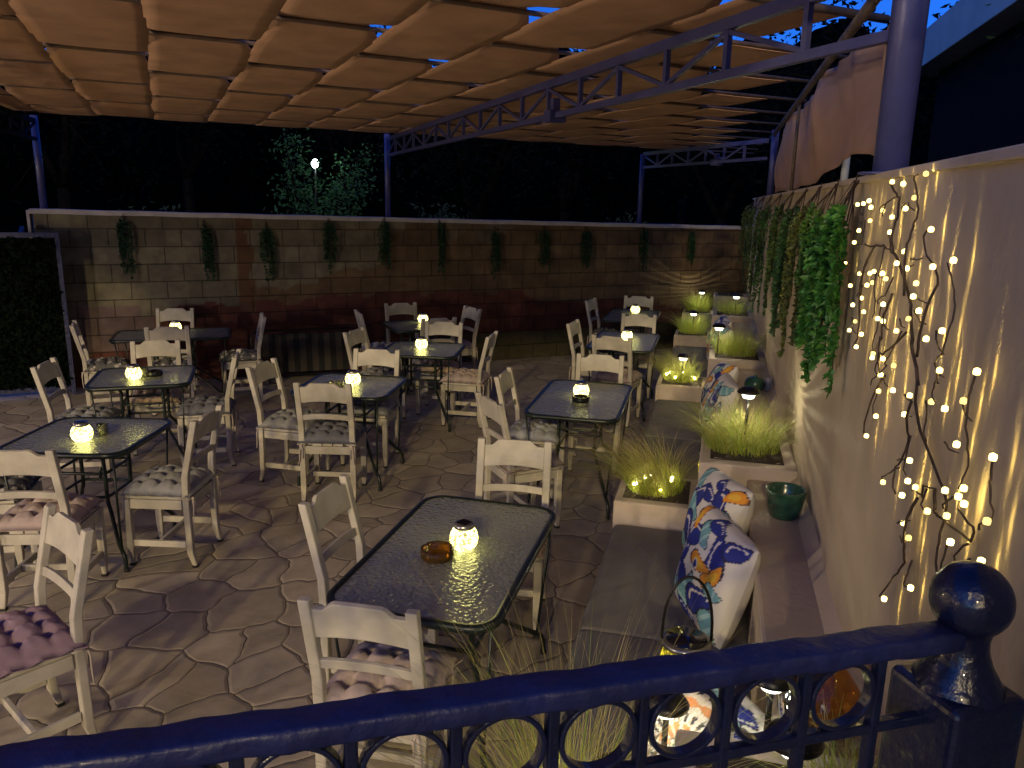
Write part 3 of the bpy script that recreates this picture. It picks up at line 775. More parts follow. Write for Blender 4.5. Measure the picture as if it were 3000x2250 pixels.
# hanging orange side curtain above the wall
b = MB(); ns, nz = 120, 16; vs = []; fs = []
def ctop(s):
    pts = [(3.0, 3.34), (3.2, 3.24), (3.6, 3.12), (4.2, 3.08), (4.9, 3.13), (5.6, 3.17), (6.2, 3.17), (10.4, 3.16)]
    for (p, z), (q, y) in zip(pts, pts[1:]):
        if s <= q: return z+(y-z)*(s-p)/(q-p)
    return 3.16
def cbot(s): return 2.49+.10*max(0, math.sin((s-3.1)*1.2))*(s < 5.7)
for i in range(ns+1):
    s = 3.08+7.0*i/ns
    for j in range(nz+1):
        t = j/nz; z = ctop(s)*(1-t)+cbot(s)*t
        fold = .035*math.sin(s*5.2+1.4*t)+.022*math.sin(s*11+3*t)+.05*math.sin(s*2.1-2.2*t)
        vs.append((.60+fold*(.35+.65*math.sin(math.pi*min(1, t*.9+.1))), s, z))
for i in range(ns):
    for j in range(nz): p = i*(nz+1)+j; fs.append((p, p+1, p+nz+2, p+nz+1))
b.add(vs, fs, smooth=True)
o = b.build('side_curtain', pmat('orange_curtain_cloth', (.46, .29, .20), .9, var=.14, vscale=4, bump=.006, bscale=10, transl=.12), solid=.003); o.rotation_euler = (0, 0, WROT)
tag(o, 'orange cloth curtain strung above the plaster wall beside the thick blue post', 'curtain')

# ================================================================== BUILT-IN BENCH, PLANTERS
o = thing('masonry_bench', 'long plastered masonry bench with a raised ledge along the right wall', 'bench', (0, 0, 0), WROT)
b = MB()
b.box((-.08, 6.95, .20), (.73, 11.7, .44)); b.build('seat_block', M['plaster'], o, bevel=.012)
b = MB(); b.box((.381, 6.95, .425), (.262, 11.72, .89)); b.build('ledge', M['plaster'], o, bevel=.014)
b = MB(); b.prism([(-.0, -.0), (.065, 0), (0, .06)], 11.7, Matrix.Translation((.530, 6.95, .868)) @ Matrix.Scale(-1, 4, (1, 0, 0))); b.build('fillet', M['plaster'], o)
PIERS = [1.40, 4.30, 7.40, 10.42, 12.72]
pname = ['plastered planter at the near end of the bench just beyond the blue railing', 'plastered planter with feather grass between the two nearest bench seats',
         'plastered planter with a lit lamp at the far end of the second bench', 'small far planter in front of the third bench pillows', 'farthest planter, in the corner by the block wall']
for i, s0 in enumerate(PIERS):
    t = thing('planter', pname[i], 'planter', (0, 0, 0), WROT, 'planters built into the bench')
    ln = .52
    b = MB(); b.box((-.245, s0+ln/2, .315), (.47, ln, .67)); b.build('front_box', M['planterw'], t, bevel=.012)
    b = MB(); b.box((.250, s0+ln/2, .46), (.524, ln+.04, .96)); b.build('pier', M['planterw'], t, bevel=.012)
    for (cx, hx, z) in ((-.245, .19, .652), (.245, .20, .942)):
        m = MB(); n = 12; vs = []; fs = []
        for p in range(n+1):
            for q in range(n+1):
                u, v = -1+2*p/n, -1+2*q/n
                vs.append((cx+u*hx, s0+ln/2+v*.20, z+.018*(1-u*u)*(1-v*v)+random.uniform(-.006, .006)*(abs(u) < 1 and abs(v) < 1)))
        for p in range(n):
            for q in range(n): w = p*(n+1)+q; fs.append((w, w+1, w+n+2, w+n+1))
        m.add(vs, fs, smooth=True); m.build('soil', M['soil'], t)
bl = ['nearest', 'second', 'third', 'farthest']
for i in range(4):
    s0 = PIERS[i]+.545; s1 = PIERS[i+1]-.035; mid = (s0+s1)/2 if i else 3.08
    for j, (p, q) in enumerate(((s0, mid-.006), (mid+.006, s1))):
        b = MB(); n = 14; vs = []; fs = []; m = 24; hx, hy = .348, (q-p)/2
        # softly rounded slab
        poly = [(.0, 0), (.010, .0), (.018, .02), (.018, .075), (.006, .096), (-.012, .102)]
        rr = rrect(hx, hy, .03, 4); k = len(rr)
        for (off, z) in poly:
            for (x, y) in rr:
                sc_ = 1+off/hx; vs.append((x*(1+off/hx), y*(1+off/hy), z))
        for a_ in range(len(poly)-1):
            for c_ in range(k): fs.append((a_*k+c_, a_*k+(c_+1) % k, (a_+1)*k+(c_+1) % k, (a_+1)*k+c_))
        fs += [tuple(range(k))[::-1], tuple((len(poly)-1)*k+c_ for c_ in range(k))]
        b.add(vs, fs, smooth=True); o = b.build('bench_cushion', M['seatpad'])
        c = W(-.105, (p+q)/2, .422); o.location = c; o.rotation_euler = (0, 0, WROT)
        tag(o, 'dark grey seat pad, %s half of the %s bench along the wall' % (('near', 'far')[j], bl[i]), 'seat pad', 'seat pads on the bench')
# ================================================================== TABLES AND CHAIRS
TABLES = [('T1', 1.106, 3.10, 51.7, .61, .345, 'rectangular pebbled glass table nearest the camera, with amber ashtray and lit jar'),
          ('T2', 3.01, 5.39, 52.5, .62, .35, 'rectangular glass table second along the bench, with black ashtray before its lit jar'),
          ('T3', 4.785, 7.617, 51.7, .60, .35, 'rectangular glass table third along the bench, half hidden behind two cream chairs'),
          ('T4', 6.0, 9.38, 51.7, .60, .35, 'rectangular glass table farthest along the bench, before the brick coloured corner'),
          ('M1', 1.36, 6.44, -31, .40, .40, 'square glass table in the middle with a lit jar and yellowish clear ashtray'),
          ('M2', 2.43, 7.83, -29, .40, .40, 'square glass table behind the middle one, its dark leg cage fully showing'),
          ('M3', 2.87, 9.40, 0, .40, .40, 'square glass table nearest the block wall in the middle row'),
          ('L1', -.544, 5.61, -24, .37, .38, 'square glass table at the left reflecting blue sky, lit jar on its near edge'),
          ('L2', -.25, 7.36, -6, .39, .40, 'square glass table on the left with a dark ashtray beside the lit jar'),
          ('L3', .02, 9.58, -5, .61, .36, 'dark wide glass table in the back left in front of the block wall')]
protos = {}
for key, x, y, rz, hx, hy, lab in TABLES:
    kk = (hx > hy+.1)
    if kk not in protos:
        t = build_table(.61 if kk else .395, .35 if kk else .395); protos[kk] = t
    else: t = dup(protos[kk])
    t.location = (x, y, 0); t.rotation_euler = (0, 0, R(rz)); t['label'] = lab; t['group'] = 'glass tables in the courtyard'
CH = [ # key, x, y, heading, cushion colour, chair label, cushion label
 ('T1a', .68, 2.67, 55, 'pink', 'cream chair closest to the railing with its back to the camera', 'pink tufted cushion on the chair closest to the railing'),
 ('T1b', .84, 3.41, -39, 'slate', 'cream chair left of the nearest glass table, bluish light along its post', 'dark cushion half hidden under the left edge of the nearest table'),
 ('T1c', 1.65, 3.75, -121, 'beige', 'cream chair at the far end of the nearest table, wide blank back rail', 'beige cushion under the far right corner of the nearest table'),
 ('T2b', 2.30, 4.96, 2, 'taupe', 'cream chair seen from behind, turned toward the second bench table', 'taupe cushion above the wide blank chair back, with a hanging cream tie'),
 ('T2a', 2.68, 5.55, -38, 'bluegrey', 'cream chair on the far left side of the second bench table', 'pale blue grey cushion beside the second bench table'),
 ('T2f', 3.44, 5.89, -124, None, 'cream chair facing the camera behind the second bench table', ''),
 ('T3n', 4.43, 7.15, 41, 'pink', 'cream chair with a yellow spot of light on its back rail', 'pink cushion glimpsed through the chair behind the second bench table'),
 ('T3l', 4.51, 7.80, -44, 'grey', 'narrow looking yellow lit chair left of the third bench table', 'grey cushion hidden left of the third bench table'),
 ('T3f', 5.25, 8.09, -127, 'beige', 'cream chair with curved rail just behind the third jar lantern', 'beige cushion behind the third jar lantern'),
 ('T4l', 5.76, 9.62, -47, 'pattern', 'cream chair nearest the block wall on the left of the farthest table', 'patterned grey cushion on the chair left of the farthest table'),
 ('T4f', 6.31, 9.76, -128, 'beige', 'cream chair farthest away, framed by the farthest jar lantern', 'beige cushion under the farthest table'),
 ('M1a', .90, 6.54, -37, 'grey', 'cream chair left of the middle table, its inner back lit yellow', 'grey cushion left of the middle table'),
 ('M1b', 1.13, 6.05, 65, 'slate', 'cream chair before the middle table with its back to the camera and black ties', 'dark blue cushion tied with black bows to the chair before the middle table'),
 ('M1c', 1.59, 6.76, -120, 'grey', 'cream chair facing the camera behind the middle table', 'grey cushion under the right corner of the middle table'),
 ('M2a', 1.99, 7.97, -41, 'grey', 'cream chair with bright yellow inner back, left of the table with the leg cage', 'grey cushion seen through the chair behind the middle table'),
 ('M2b', 2.84, 7.63, 145, 'pink', 'cream chair in profile right of the table with the leg cage', 'pale pink tufted cushion on the chair in profile right of the leg cage'),
 ('M2c', 2.72, 8.17, -121, 'beige', 'cream chair facing the camera behind the table with the leg cage', 'beige cushion lit yellow behind the leg cage'),
 ('M3a', 2.40, 9.46, -4, 'bluegrey', 'dim chair in profile left of the table nearest the block wall', 'blue grey cushion on the dim chair left of the back middle table'),
 ('M3b', 2.84, 9.86, -90, None, 'cream chair against the block wall behind the back middle table', ''),
 ('M3c', 3.34, 9.44, -172, 'pink', 'chair turned left at the right side of the back middle table', 'pink cushion right of the back middle table'),
 ('M3d', 2.89, 8.98, 92, 'grey', 'shadowed chair with its dark back to the camera before the back middle table', 'grey cushion on the shadowed chair of the back middle table'),
 ('L1a', -.74, 5.02, 71, 'pink', 'cream chair at the left frame edge with its back to the camera', 'dusty pink cushion on the chair at the left frame edge'),
 ('L1b', -.08, 5.33, 154, 'grey', 'cream chair turned left, right of the blue reflecting table, with knotted ties', 'thick grey tufted cushion right of the blue reflecting table'),
 ('L1c', -.72, 3.51, -154, 'mauve', 'chair in the bottom left corner with its inner back lit lilac', 'big mauve tufted cushion in the bottom left corner'),
 ('L1d', -1.12, 5.62, -12, 'pattern', 'chair cut off by the left frame edge beside the blue reflecting table', 'patterned cushion cut off by the left frame edge'),
 ('L2a', -.70, 7.20, -14, 'grey', 'cream chair left of the table with the dark ashtray, facing right', 'grey green cushion left of the table with the dark ashtray'),
 ('L2b', .24, 7.25, 170, 'slate', 'cream chair in profile right of the table with the dark ashtray', 'slate cushion right of the table with the dark ashtray'),
 ('L2c', -.17, 7.80, -95, 'beige', 'cream chair facing the camera behind the table with the dark ashtray', 'beige cushion glowing under the table with the dark ashtray'),
 ('L3a', -.67, 9.46, 1, 'pattern', 'dim chair at the far left beside the ivy screen', 'patterned cushion on the dim chair beside the ivy screen'),
 ('L3b', .01, 10.10, -101, None, 'cream chair against the block wall behind the dark wide table', ''),
 ('L3c', .72, 9.52, 178, 'pattern', 'lone chair in profile right of the dark wide table', 'white and grey patterned cushion on the lone chair in profile'),
 ('L3d', -.02, 9.20, 86, 'pattern', 'dark chair with its back to the camera before the dark wide table', 'patterned cushion on the dark chair before the dark wide table')]
pc = None; pcu = {}
rj = random.Random(3)
for key, x, y, hd, cu, lab, clab in CH:
    if pc is None: t = pc = build_chair()
    else: t = dup(pc)
    t.location = (x, y, 0); t.rotation_euler = (0, 0, R(hd-90)); t['label'] = lab; t['group'] = 'cream wooden chairs in the courtyard'
    if cu:
        if 'c' not in pcu: c = pcu['c'] = build_cushion(CM['grey'], M['tie'])
        else: c = dup(pcu['c'])
        recolor(c, CM[cu])
        if key in ('T1a', 'T2b'):
            for q in kids(c): recolor(q, M['wtie'])
        c.location = (x, y, .476); c.rotation_euler = (0, 0, R(hd-90+rj.uniform(-2, 2)))
        tag(c, clab, 'cushion', 'tufted seat cushions')

LT = [(1.15, 3.10, 'lit jar lantern beside the amber ashtray on the nearest table'), (3.03, 5.44, 'lit jar lantern behind the black ashtray'), (4.83, 7.64, 'lit jar lantern on the third bench table, half behind a chair'),
      (6.16, 9.56, 'farthest lit jar lantern, before the chair in the brick coloured corner'), (1.38, 6.44, 'lit jar lantern beside the yellowish clear ashtray'), (2.42, 7.85, 'lit jar lantern on the table above the dark leg cage'),
      (2.97, 9.56, 'lit jar lantern on the back middle table'), (-.57, 5.47, 'lit jar lantern on the blue reflecting table at the left'), (-.32, 7.26, 'lit jar lantern beside the dark ashtray on the left'), (.05, 9.74, 'lit jar lantern on the dark wide table, mostly hidden')]
pl = None
for i, (x, y, lab) in enumerate(LT):
    if pl is None: t = pl = build_lantern()
    else: t = dup(pl)
    t.location = (x, y, .791); t.rotation_euler = (0, 0, i*1.3); t['label'] = lab; t['group'] = 'lit jar lanterns on the tables'
ashtray('ashtray', 'round amber glass ashtray on the nearest table', M['amber'], (1.01, 3.06, .791))
ashtray('ashtray', 'round black ashtray in front of a jar lantern', M['smokeglass'], (2.95, 5.30, .791), .07, .042)
ashtray('ashtray', 'yellowish clear glass ashtray on the middle table', M['clearglass'], (1.23, 6.42, .791), .068, .042)
ashtray('ashtray', 'dark ashtray on the left table beside its lantern', M['smokeglass'], (-.16, 7.36, .791), .068, .042)
for x, y, lab in ((-.46, 5.58, 'small clear glass behind the lantern on the blue reflecting table'), (-.235, 7.33, 'small clear glass between lantern and dark ashtray')):
    o = MB().lathe([(.026, 0), (.030, .004), (.034, .075), (.031, .075), (.027, .010), (0, .008)], 20).build('drinking_glass', M['clearglass']); o.location = (x, y, .791)
    tag(o, lab, 'glass')

# ================================================================== BENCH THINGS
FW = -TH
def face(deg): return deg
wd = math.degrees(math.atan2(-NY, -NX))      # direction that looks away from the wall
build_pillow('printed_pillow', 'blue, teal and orange printed pillow nearest the railing on the bench', paint_pillow, W(.095, 3.30, .755), wd+26, 15, 3)
build_pillow('printed_pillow', 'printed pillow with a big teal leaf, second from the railing', lambda u, v: paint_pillow(-v, u), W(.10, 3.90, .755), wd+24, 16, -3)
build_pillow('printed_pillow', 'printed pillow at the near end of the second bench', lambda u, v: paint_pillow(v, -u), W(.105, 6.30, .765), wd+12, 20, 4)
build_pillow('printed_pillow', 'printed pillow with an orange tip at the far end of the second bench', lambda u, v: paint_pillow(-u, v), W(.105, 6.92, .765), wd+12, 20, -6)
build_pillow('printed_pillow', 'far blue printed pillow leaning on the third bench ledge', paint_pillow, W(.105, 9.9, .765), wd+12, 17, 5)
build_pillow('printed_pillow', 'small looking blue and white pillow between far planters', lambda u, v: paint_pillow(-v, -u), W(.105, 9.2, .765), wd+12, 17, 3)
build_pillow('printed_pillow', 'orange flower printed pillow seen through a railing ring', paint_mandala, W(.03, 2.20, .69), wd+62, 24, 3, .36, .07)
build_pillow('printed_pillow', 'blue, white and orange pillow behind the lowest mushroom lamp', lambda u, v: paint_pillow(u, -v), W(.17, 2.18, .70), wd+40, 16, 6, .36, .07)

def carry_lantern(loc, lab):
    t = thing('carry_lantern', lab, 'lantern', loc, 0, 'yellow mosaic lanterns with handles')
    MB().lathe([(.045, 0), (.060, .01), (.078, .05), (.082, .10), (.072, .145), (.060, .165)], 28).build('globe', M['yellowmosaic'], t)
    l = MB(); l.lathe([(.060, .165), (.079, .168), (.082, .180), (.078, .186), (.0, .186)], 32); l.build('lid', M['chrome'], t)
    MB().lathe([(.0, .187), (.066, .187), (.066, .191), (0, .192)], 28).build('solar_panel', M['panel'], t)
    h = [(.0, -.078*math.cos(R(a)), .186+.215*math.sin(R(a))**.8) for a in range(0, 181, 12)]
    MB().tube(h, .005, 7).build('handle', M['blackmetal'], t)
    return t
t = carry_lantern(W(-.005, 2.74, .524), 'round yellow mosaic lantern with tall handle behind the railing'); t.scale = (1.18, 1.18, 1.18); t.rotation_euler = (0, 0, R(60))
t = carry_lantern(W(.06, 5.20, .524), 'carry lantern with black handle behind the feather grass'); t.rotation_euler = (0, 0, R(40))

def pitcher(loc, rz, k, lab):
    b = MB(); n = 40; prof = [(.062, 0), (.068, .006), (.082, .05), (.090, .10), (.094, .128), (.099, .136), (.097, .146), (.086, .146), (.080, .128), (.072, .05), (0, .03)]
    vs = []; fs = []
    for r, z in prof:
        for j in range(n):
            a = 2*math.pi*j/n; sp = max(0, math.cos(a))**10; f = max(0, (z-.07)/.076)
            vs.append((r*math.cos(a)+sp*.055*f*(r > .05), r*math.sin(a), z+sp*.018*f))
    for i in range(len(prof)-1):
        for j in range(n): fs.append((i*n+j, i*n+(j+1) % n, (i+1)*n+(j+1) % n, (i+1)*n+j))
    fs.append(tuple(range(n))[::-1])
    b.add([Vector(p)*k for p in vs], fs, smooth=True)
    h = [Vector((-.085-.035*math.sin(R(a)), .012*math.cos(R(a)), .12-.06*(1-math.cos(R(a)))/2))*k for a in range(0, 181, 20)]
    b.tube(h, .010*k, 7)
    o = b.build('ashtray_pot', M['pot']); o.location = loc; o.rotation_euler = (0, 0, rz); return tag(o, lab, 'pot', 'green glazed pots on the ledge')
pitcher(W(.405, 3.78, .871), R(200), .98, 'green glazed pot with a spout standing open on the near ledge')
b = MB(); b.lathe([(.05, 0), (.075, .02), (.086, .055), (.078, .09), (.055, .112), (.02, .120), (0, .121)], 32); b.lathe([(.012, .118), (.016, .128), (0, .136)], 12)
o = b.build('lidded_bowl', M['pot']); o.location = W(.37, 6.48, .871); tag(o, 'round green glazed bowl with lid farther along the ledge', 'bowl')
o = MB().lathe([(.024, 0), (.026, .11), (.022, .11), (.021, .01), (0, .01)], 20).build('candle_glass', M['white']); o.location = W(.475, 6.50, .871); tag(o, 'thin pale cup beside the round green bowl', 'cup')
# big amber bottle-globe on the near ledge
o = MB().lathe([(.05, 0), (.085, .015), (.108, .065), (.110, .11), (.096, .16), (.062, .195), (.030, .21), (.026, .25), (.031, .255)], 40, caps=False).build('amber_globe', M['amber']); o.scale = (1.25, 1.25, 1.2)
o.location = W(.395, 2.10, .871); tag(o, 'large amber glass globe vase on the ledge seen through the last railing ring', 'vase')
o = MB().lathe([(.010, 0), (.011, .02), (0, .026)], 16).build('vase_glint', emat('vase_glint_glow', (1., .5, .08), 1.2)); o.location = W(.40, 2.08, .905); tag(o, 'small glowing piece standing in for a reflection in the amber globe vase', 'light')  # glowing piece added as the glint of the amber glass

# solar lamps
SL = [(.235, 4.62, .945, .34, 26., 'black capped solar lamp glowing in the grass by the near ledge planter'), (.065, 7.62, .945, .27, 18., 'black capped solar lamp on the second ledge planter'),
      (-.25, 7.66, .655, .24, 12., 'small bright solar lamp buried in the grass of the second front planter'), (-.25, 10.62, .655, .28, 20., 'tall solar lamp with yellow lit grass in the third planter'),
      (.28, 10.62, .945, .24, 6., 'dim solar lamp close to the wall beyond the third planter'), (-.20, 12.95, .655, .32, 24., 'farthest solar lamp lighting bright green grass in the corner'),
      (.235, 2.05, .872, .20, 2., 'mushroom shaped solar lamp seen through a railing ring'), (.25, 1.66, .945, .22, 1.5, 'dark domed solar lamp just under the railing'),
      (-.17, 1.86, .655, .17, 14., 'small solar lamp glowing at the foot of the straw grass behind the railing'),
      (-.045, 2.12, .524, .36, 6., 'bare solar lamp shining white behind the railing')]
for a_, s_, z, h, pw_, lab in SL:
    t = build_stake_lamp(pw_, h); t.location = W(a_, s_, z); tag(t, lab, 'lamp', 'solar stake lamps')

grass_clump('feather_grass', 'straw tipped feather grass in the near planter behind the railing', W(-.26, 1.66, .655), .14, .15, 900, .66, .6, WROT, (0, .05))
grass_clump('feather_grass', 'drooping blond feather grass in front of the near grey seat pad', W(-.26, 4.55, .655), .16, .16, 1300, .46, .8, WROT, (-.40, -.15))
grass_clump('feather_grass', 'bright lit grass round the lamp on the near ledge planter', W(.22, 4.60, .945), .21, .18, 1200, .40, .55, WROT, (-.10, 0))
grass_clump('feather_grass', 'olive grass in the second front planter', W(-.26, 7.66, .655), .16, .16, 900, .42, .55, WROT, (-.3, 0))
grass_clump('feather_grass', 'spiky green grass behind the second ledge lamp', W(.24, 7.68, .945), .20, .17, 800, .40, .15, WROT, (.05, 0))
grass_clump('feather_grass', 'yellow lit grass in the third front planter', W(-.26, 10.68, .655), .17, .17, 800, .46, .3, WROT, (-.1, 0))
grass_clump('feather_grass', 'dark grass against the wall on the third ledge planter', W(.24, 10.70, .945), .19, .17, 450, .38, .2, WROT)
grass_clump('feather_grass', 'vivid green grass in the farthest corner planter', W(-.24, 12.98, .655), .18, .17, 800, .46, .1, WROT, (-.1, 0))
grass_clump('feather_grass', 'low grass at the foot of the wall under the last ring', W(.40, 1.72, .945), .09, .12, 380, .22, .3, WROT)
def led_string(loc, label, n, rx, ry, seed):
    t = thing('led_string', label, 'string lights', loc, WROT, 'tiny string lights in the planters'); rr = random.Random(seed); p = []
    for i in range(n*3):
        a_ = 2*math.pi*i/(n*3)*1.7; p.append((rx*math.cos(a_)*rr.uniform(.5, 1), ry*math.sin(a_)*rr.uniform(.5, 1), .02+.05*rr.random()))
    MB().tube(smooth_path(p, 3), .0015, 4).build('wire', M['tie'], t)
    for i in range(n):
        MB().lathe([(0, -.006), (.006, -.002), (.006, .004), (0, .009)], 8, p[i*3+1]).build('bulb', M['tinybulb'], t)
led_string(W(-.26, 4.52, .665), 'tiny string lights in the drooping blond grass planter', 7, .17, .16, 1)
led_string(W(-.26, 1.66, .665), 'tiny string lights in the planter just behind the railing', 9, .17, .17, 2)
led_string(W(-.26, 7.62, .665), 'tiny string lights in the second front planter', 6, .17, .16, 3)

# ================================================================== VINES
VR = [(3.30, .80, .24, 1700, (.05, .19, .035), .036, 'brightest green leafy vine, hanging beside the fairy lights'), (3.80, .74, .24, 1800, (.075, .19, .04), .026, 'long vine ending lowest, second from the fairy lights'),
      (4.42, .88, .24, 1900, (.13, .17, .045), .024, 'olive vine with a yellowish strand, third from the fairy lights'), (5.15, .92, .26, 1800, (.05, .15, .055), .024, 'blue green vine in the middle of the wall row'),
      (6.10, .98, .28, 1600, (.09, .17, .05), .025, 'vine hanging right behind the middle one on the wall'), (7.3, 1.04, .32, 1400, (.06, .17, .045), .026, 'vine sixth from the fairy lights'),
      (8.6, 1.1, .34, 1200, (.08, .15, .04), .027, 'vine seventh from the fairy lights'), (10.2, 1.05, .36, 1100, (.06, .13, .05), .028, 'vine next to last before the wall corner'), (12.0, 1.0, .38, 1000, (.07, .12, .04), .028, 'last vine on the plaster wall before the corner')]
outw = Vector((-NX, -NY, 0))
for s_, ln, wd_, nl, tone, lw, lab in VR:
    hanging_vine('hanging_vine', lab, W(.49, s_, 2.44), ln, wd_, nl, tone, 'vines hanging on the plaster wall', outw, .17, lw)
VB = [(-.42, 2.0, 1.38, 'first vine from the left on the block wall'), (.47, 1.93, 1.32, 'vine left of the orange painted stripe'), (1.22, 1.9, 1.32, 'vine right of the orange painted stripe'), (2.01, 1.98, 1.40, 'fourth vine from the left on the block wall'),
      (2.76, 2.0, 1.43, 'vine below the foot of the middle blue post'), (3.54, 1.98, 1.32, 'vine right of the middle blue post on the block wall'), (4.39, 1.87, 1.26, 'greenest vine in the middle of the block wall'), (5.17, 1.9, 1.35, 'fourth vine from the right on the block wall'),
      (5.88, 1.88, 1.40, 'faint vine third from the right on the block wall'), (6.90, 1.9, 1.35, 'vine below the right blue post on the block wall'), (7.80, 1.88, 1.44, 'last faint vine in the dark corner of the block wall')]
for x, z0, z1, lab in VB:
    hanging_vine('hanging_vine', lab, Vector((x, 10.63, z0+.10)), z0-z1+.15, .14, 700, (.016, .075, .026), 'vines hanging on the block wall', Vector((0, -1, 0)), .10, .030)

# ================================================================== FAIRY LIGHT BRANCHES
BULBS=[(2.201,2.424),(2.578,2.415),(2.413,2.405),(2.289,2.367),(3.147,2.350),(3.022,2.353),(2.937,2.362),(2.861,2.341),(2.366,2.339),(2.696,2.332),(2.897,2.297),(2.547,2.314),(3.047,2.260),(2.525,2.271),(2.081,2.292),(3.099,2.216),(2.338,2.226),(3.282,2.128),(2.384,2.191),(1.826,2.236),(2.251,2.187),(1.984,2.211),(2.970,2.114),(2.755,2.133),(2.675,2.145),(2.565,2.148),(2.486,2.139),(2.702,2.108),(2.794,2.091),(3.128,2.057),(2.125,2.160),(2.120,2.128),(2.887,2.038),(3.030,1.997),(2.519,2.061),(2.088,2.097),(2.783,2.004),(2.540,2.015),(2.451,2.020),(2.184,2.064),(2.894,1.956),(3.042,1.903),(2.757,1.933),(2.285,2.017),(1.850,2.084),(1.954,2.049),(2.812,1.881),(2.543,1.907),(2.580,1.888),(2.413,1.916),(2.244,1.929),(1.812,2.004),(2.380,1.875),(1.587,2.048),(2.426,1.817),(2.241,1.862),(2.398,1.748),(2.513,1.655),(2.054,1.892),(1.863,1.923),(1.740,1.938),(1.641,1.979),(2.068,1.840),(1.648,1.889),(1.432,1.931),(1.960,1.754),(1.974,1.698),(2.177,1.622),(2.007,1.649),(1.893,1.711),(1.684,1.780),(1.548,1.833),(1.568,1.809),(1.546,1.803),(1.752,1.707),(1.620,1.749),(1.406,1.825),(1.915,1.612),(1.870,1.594),(1.582,1.710),(1.431,1.741),(1.816,1.495),(1.994,1.373)]
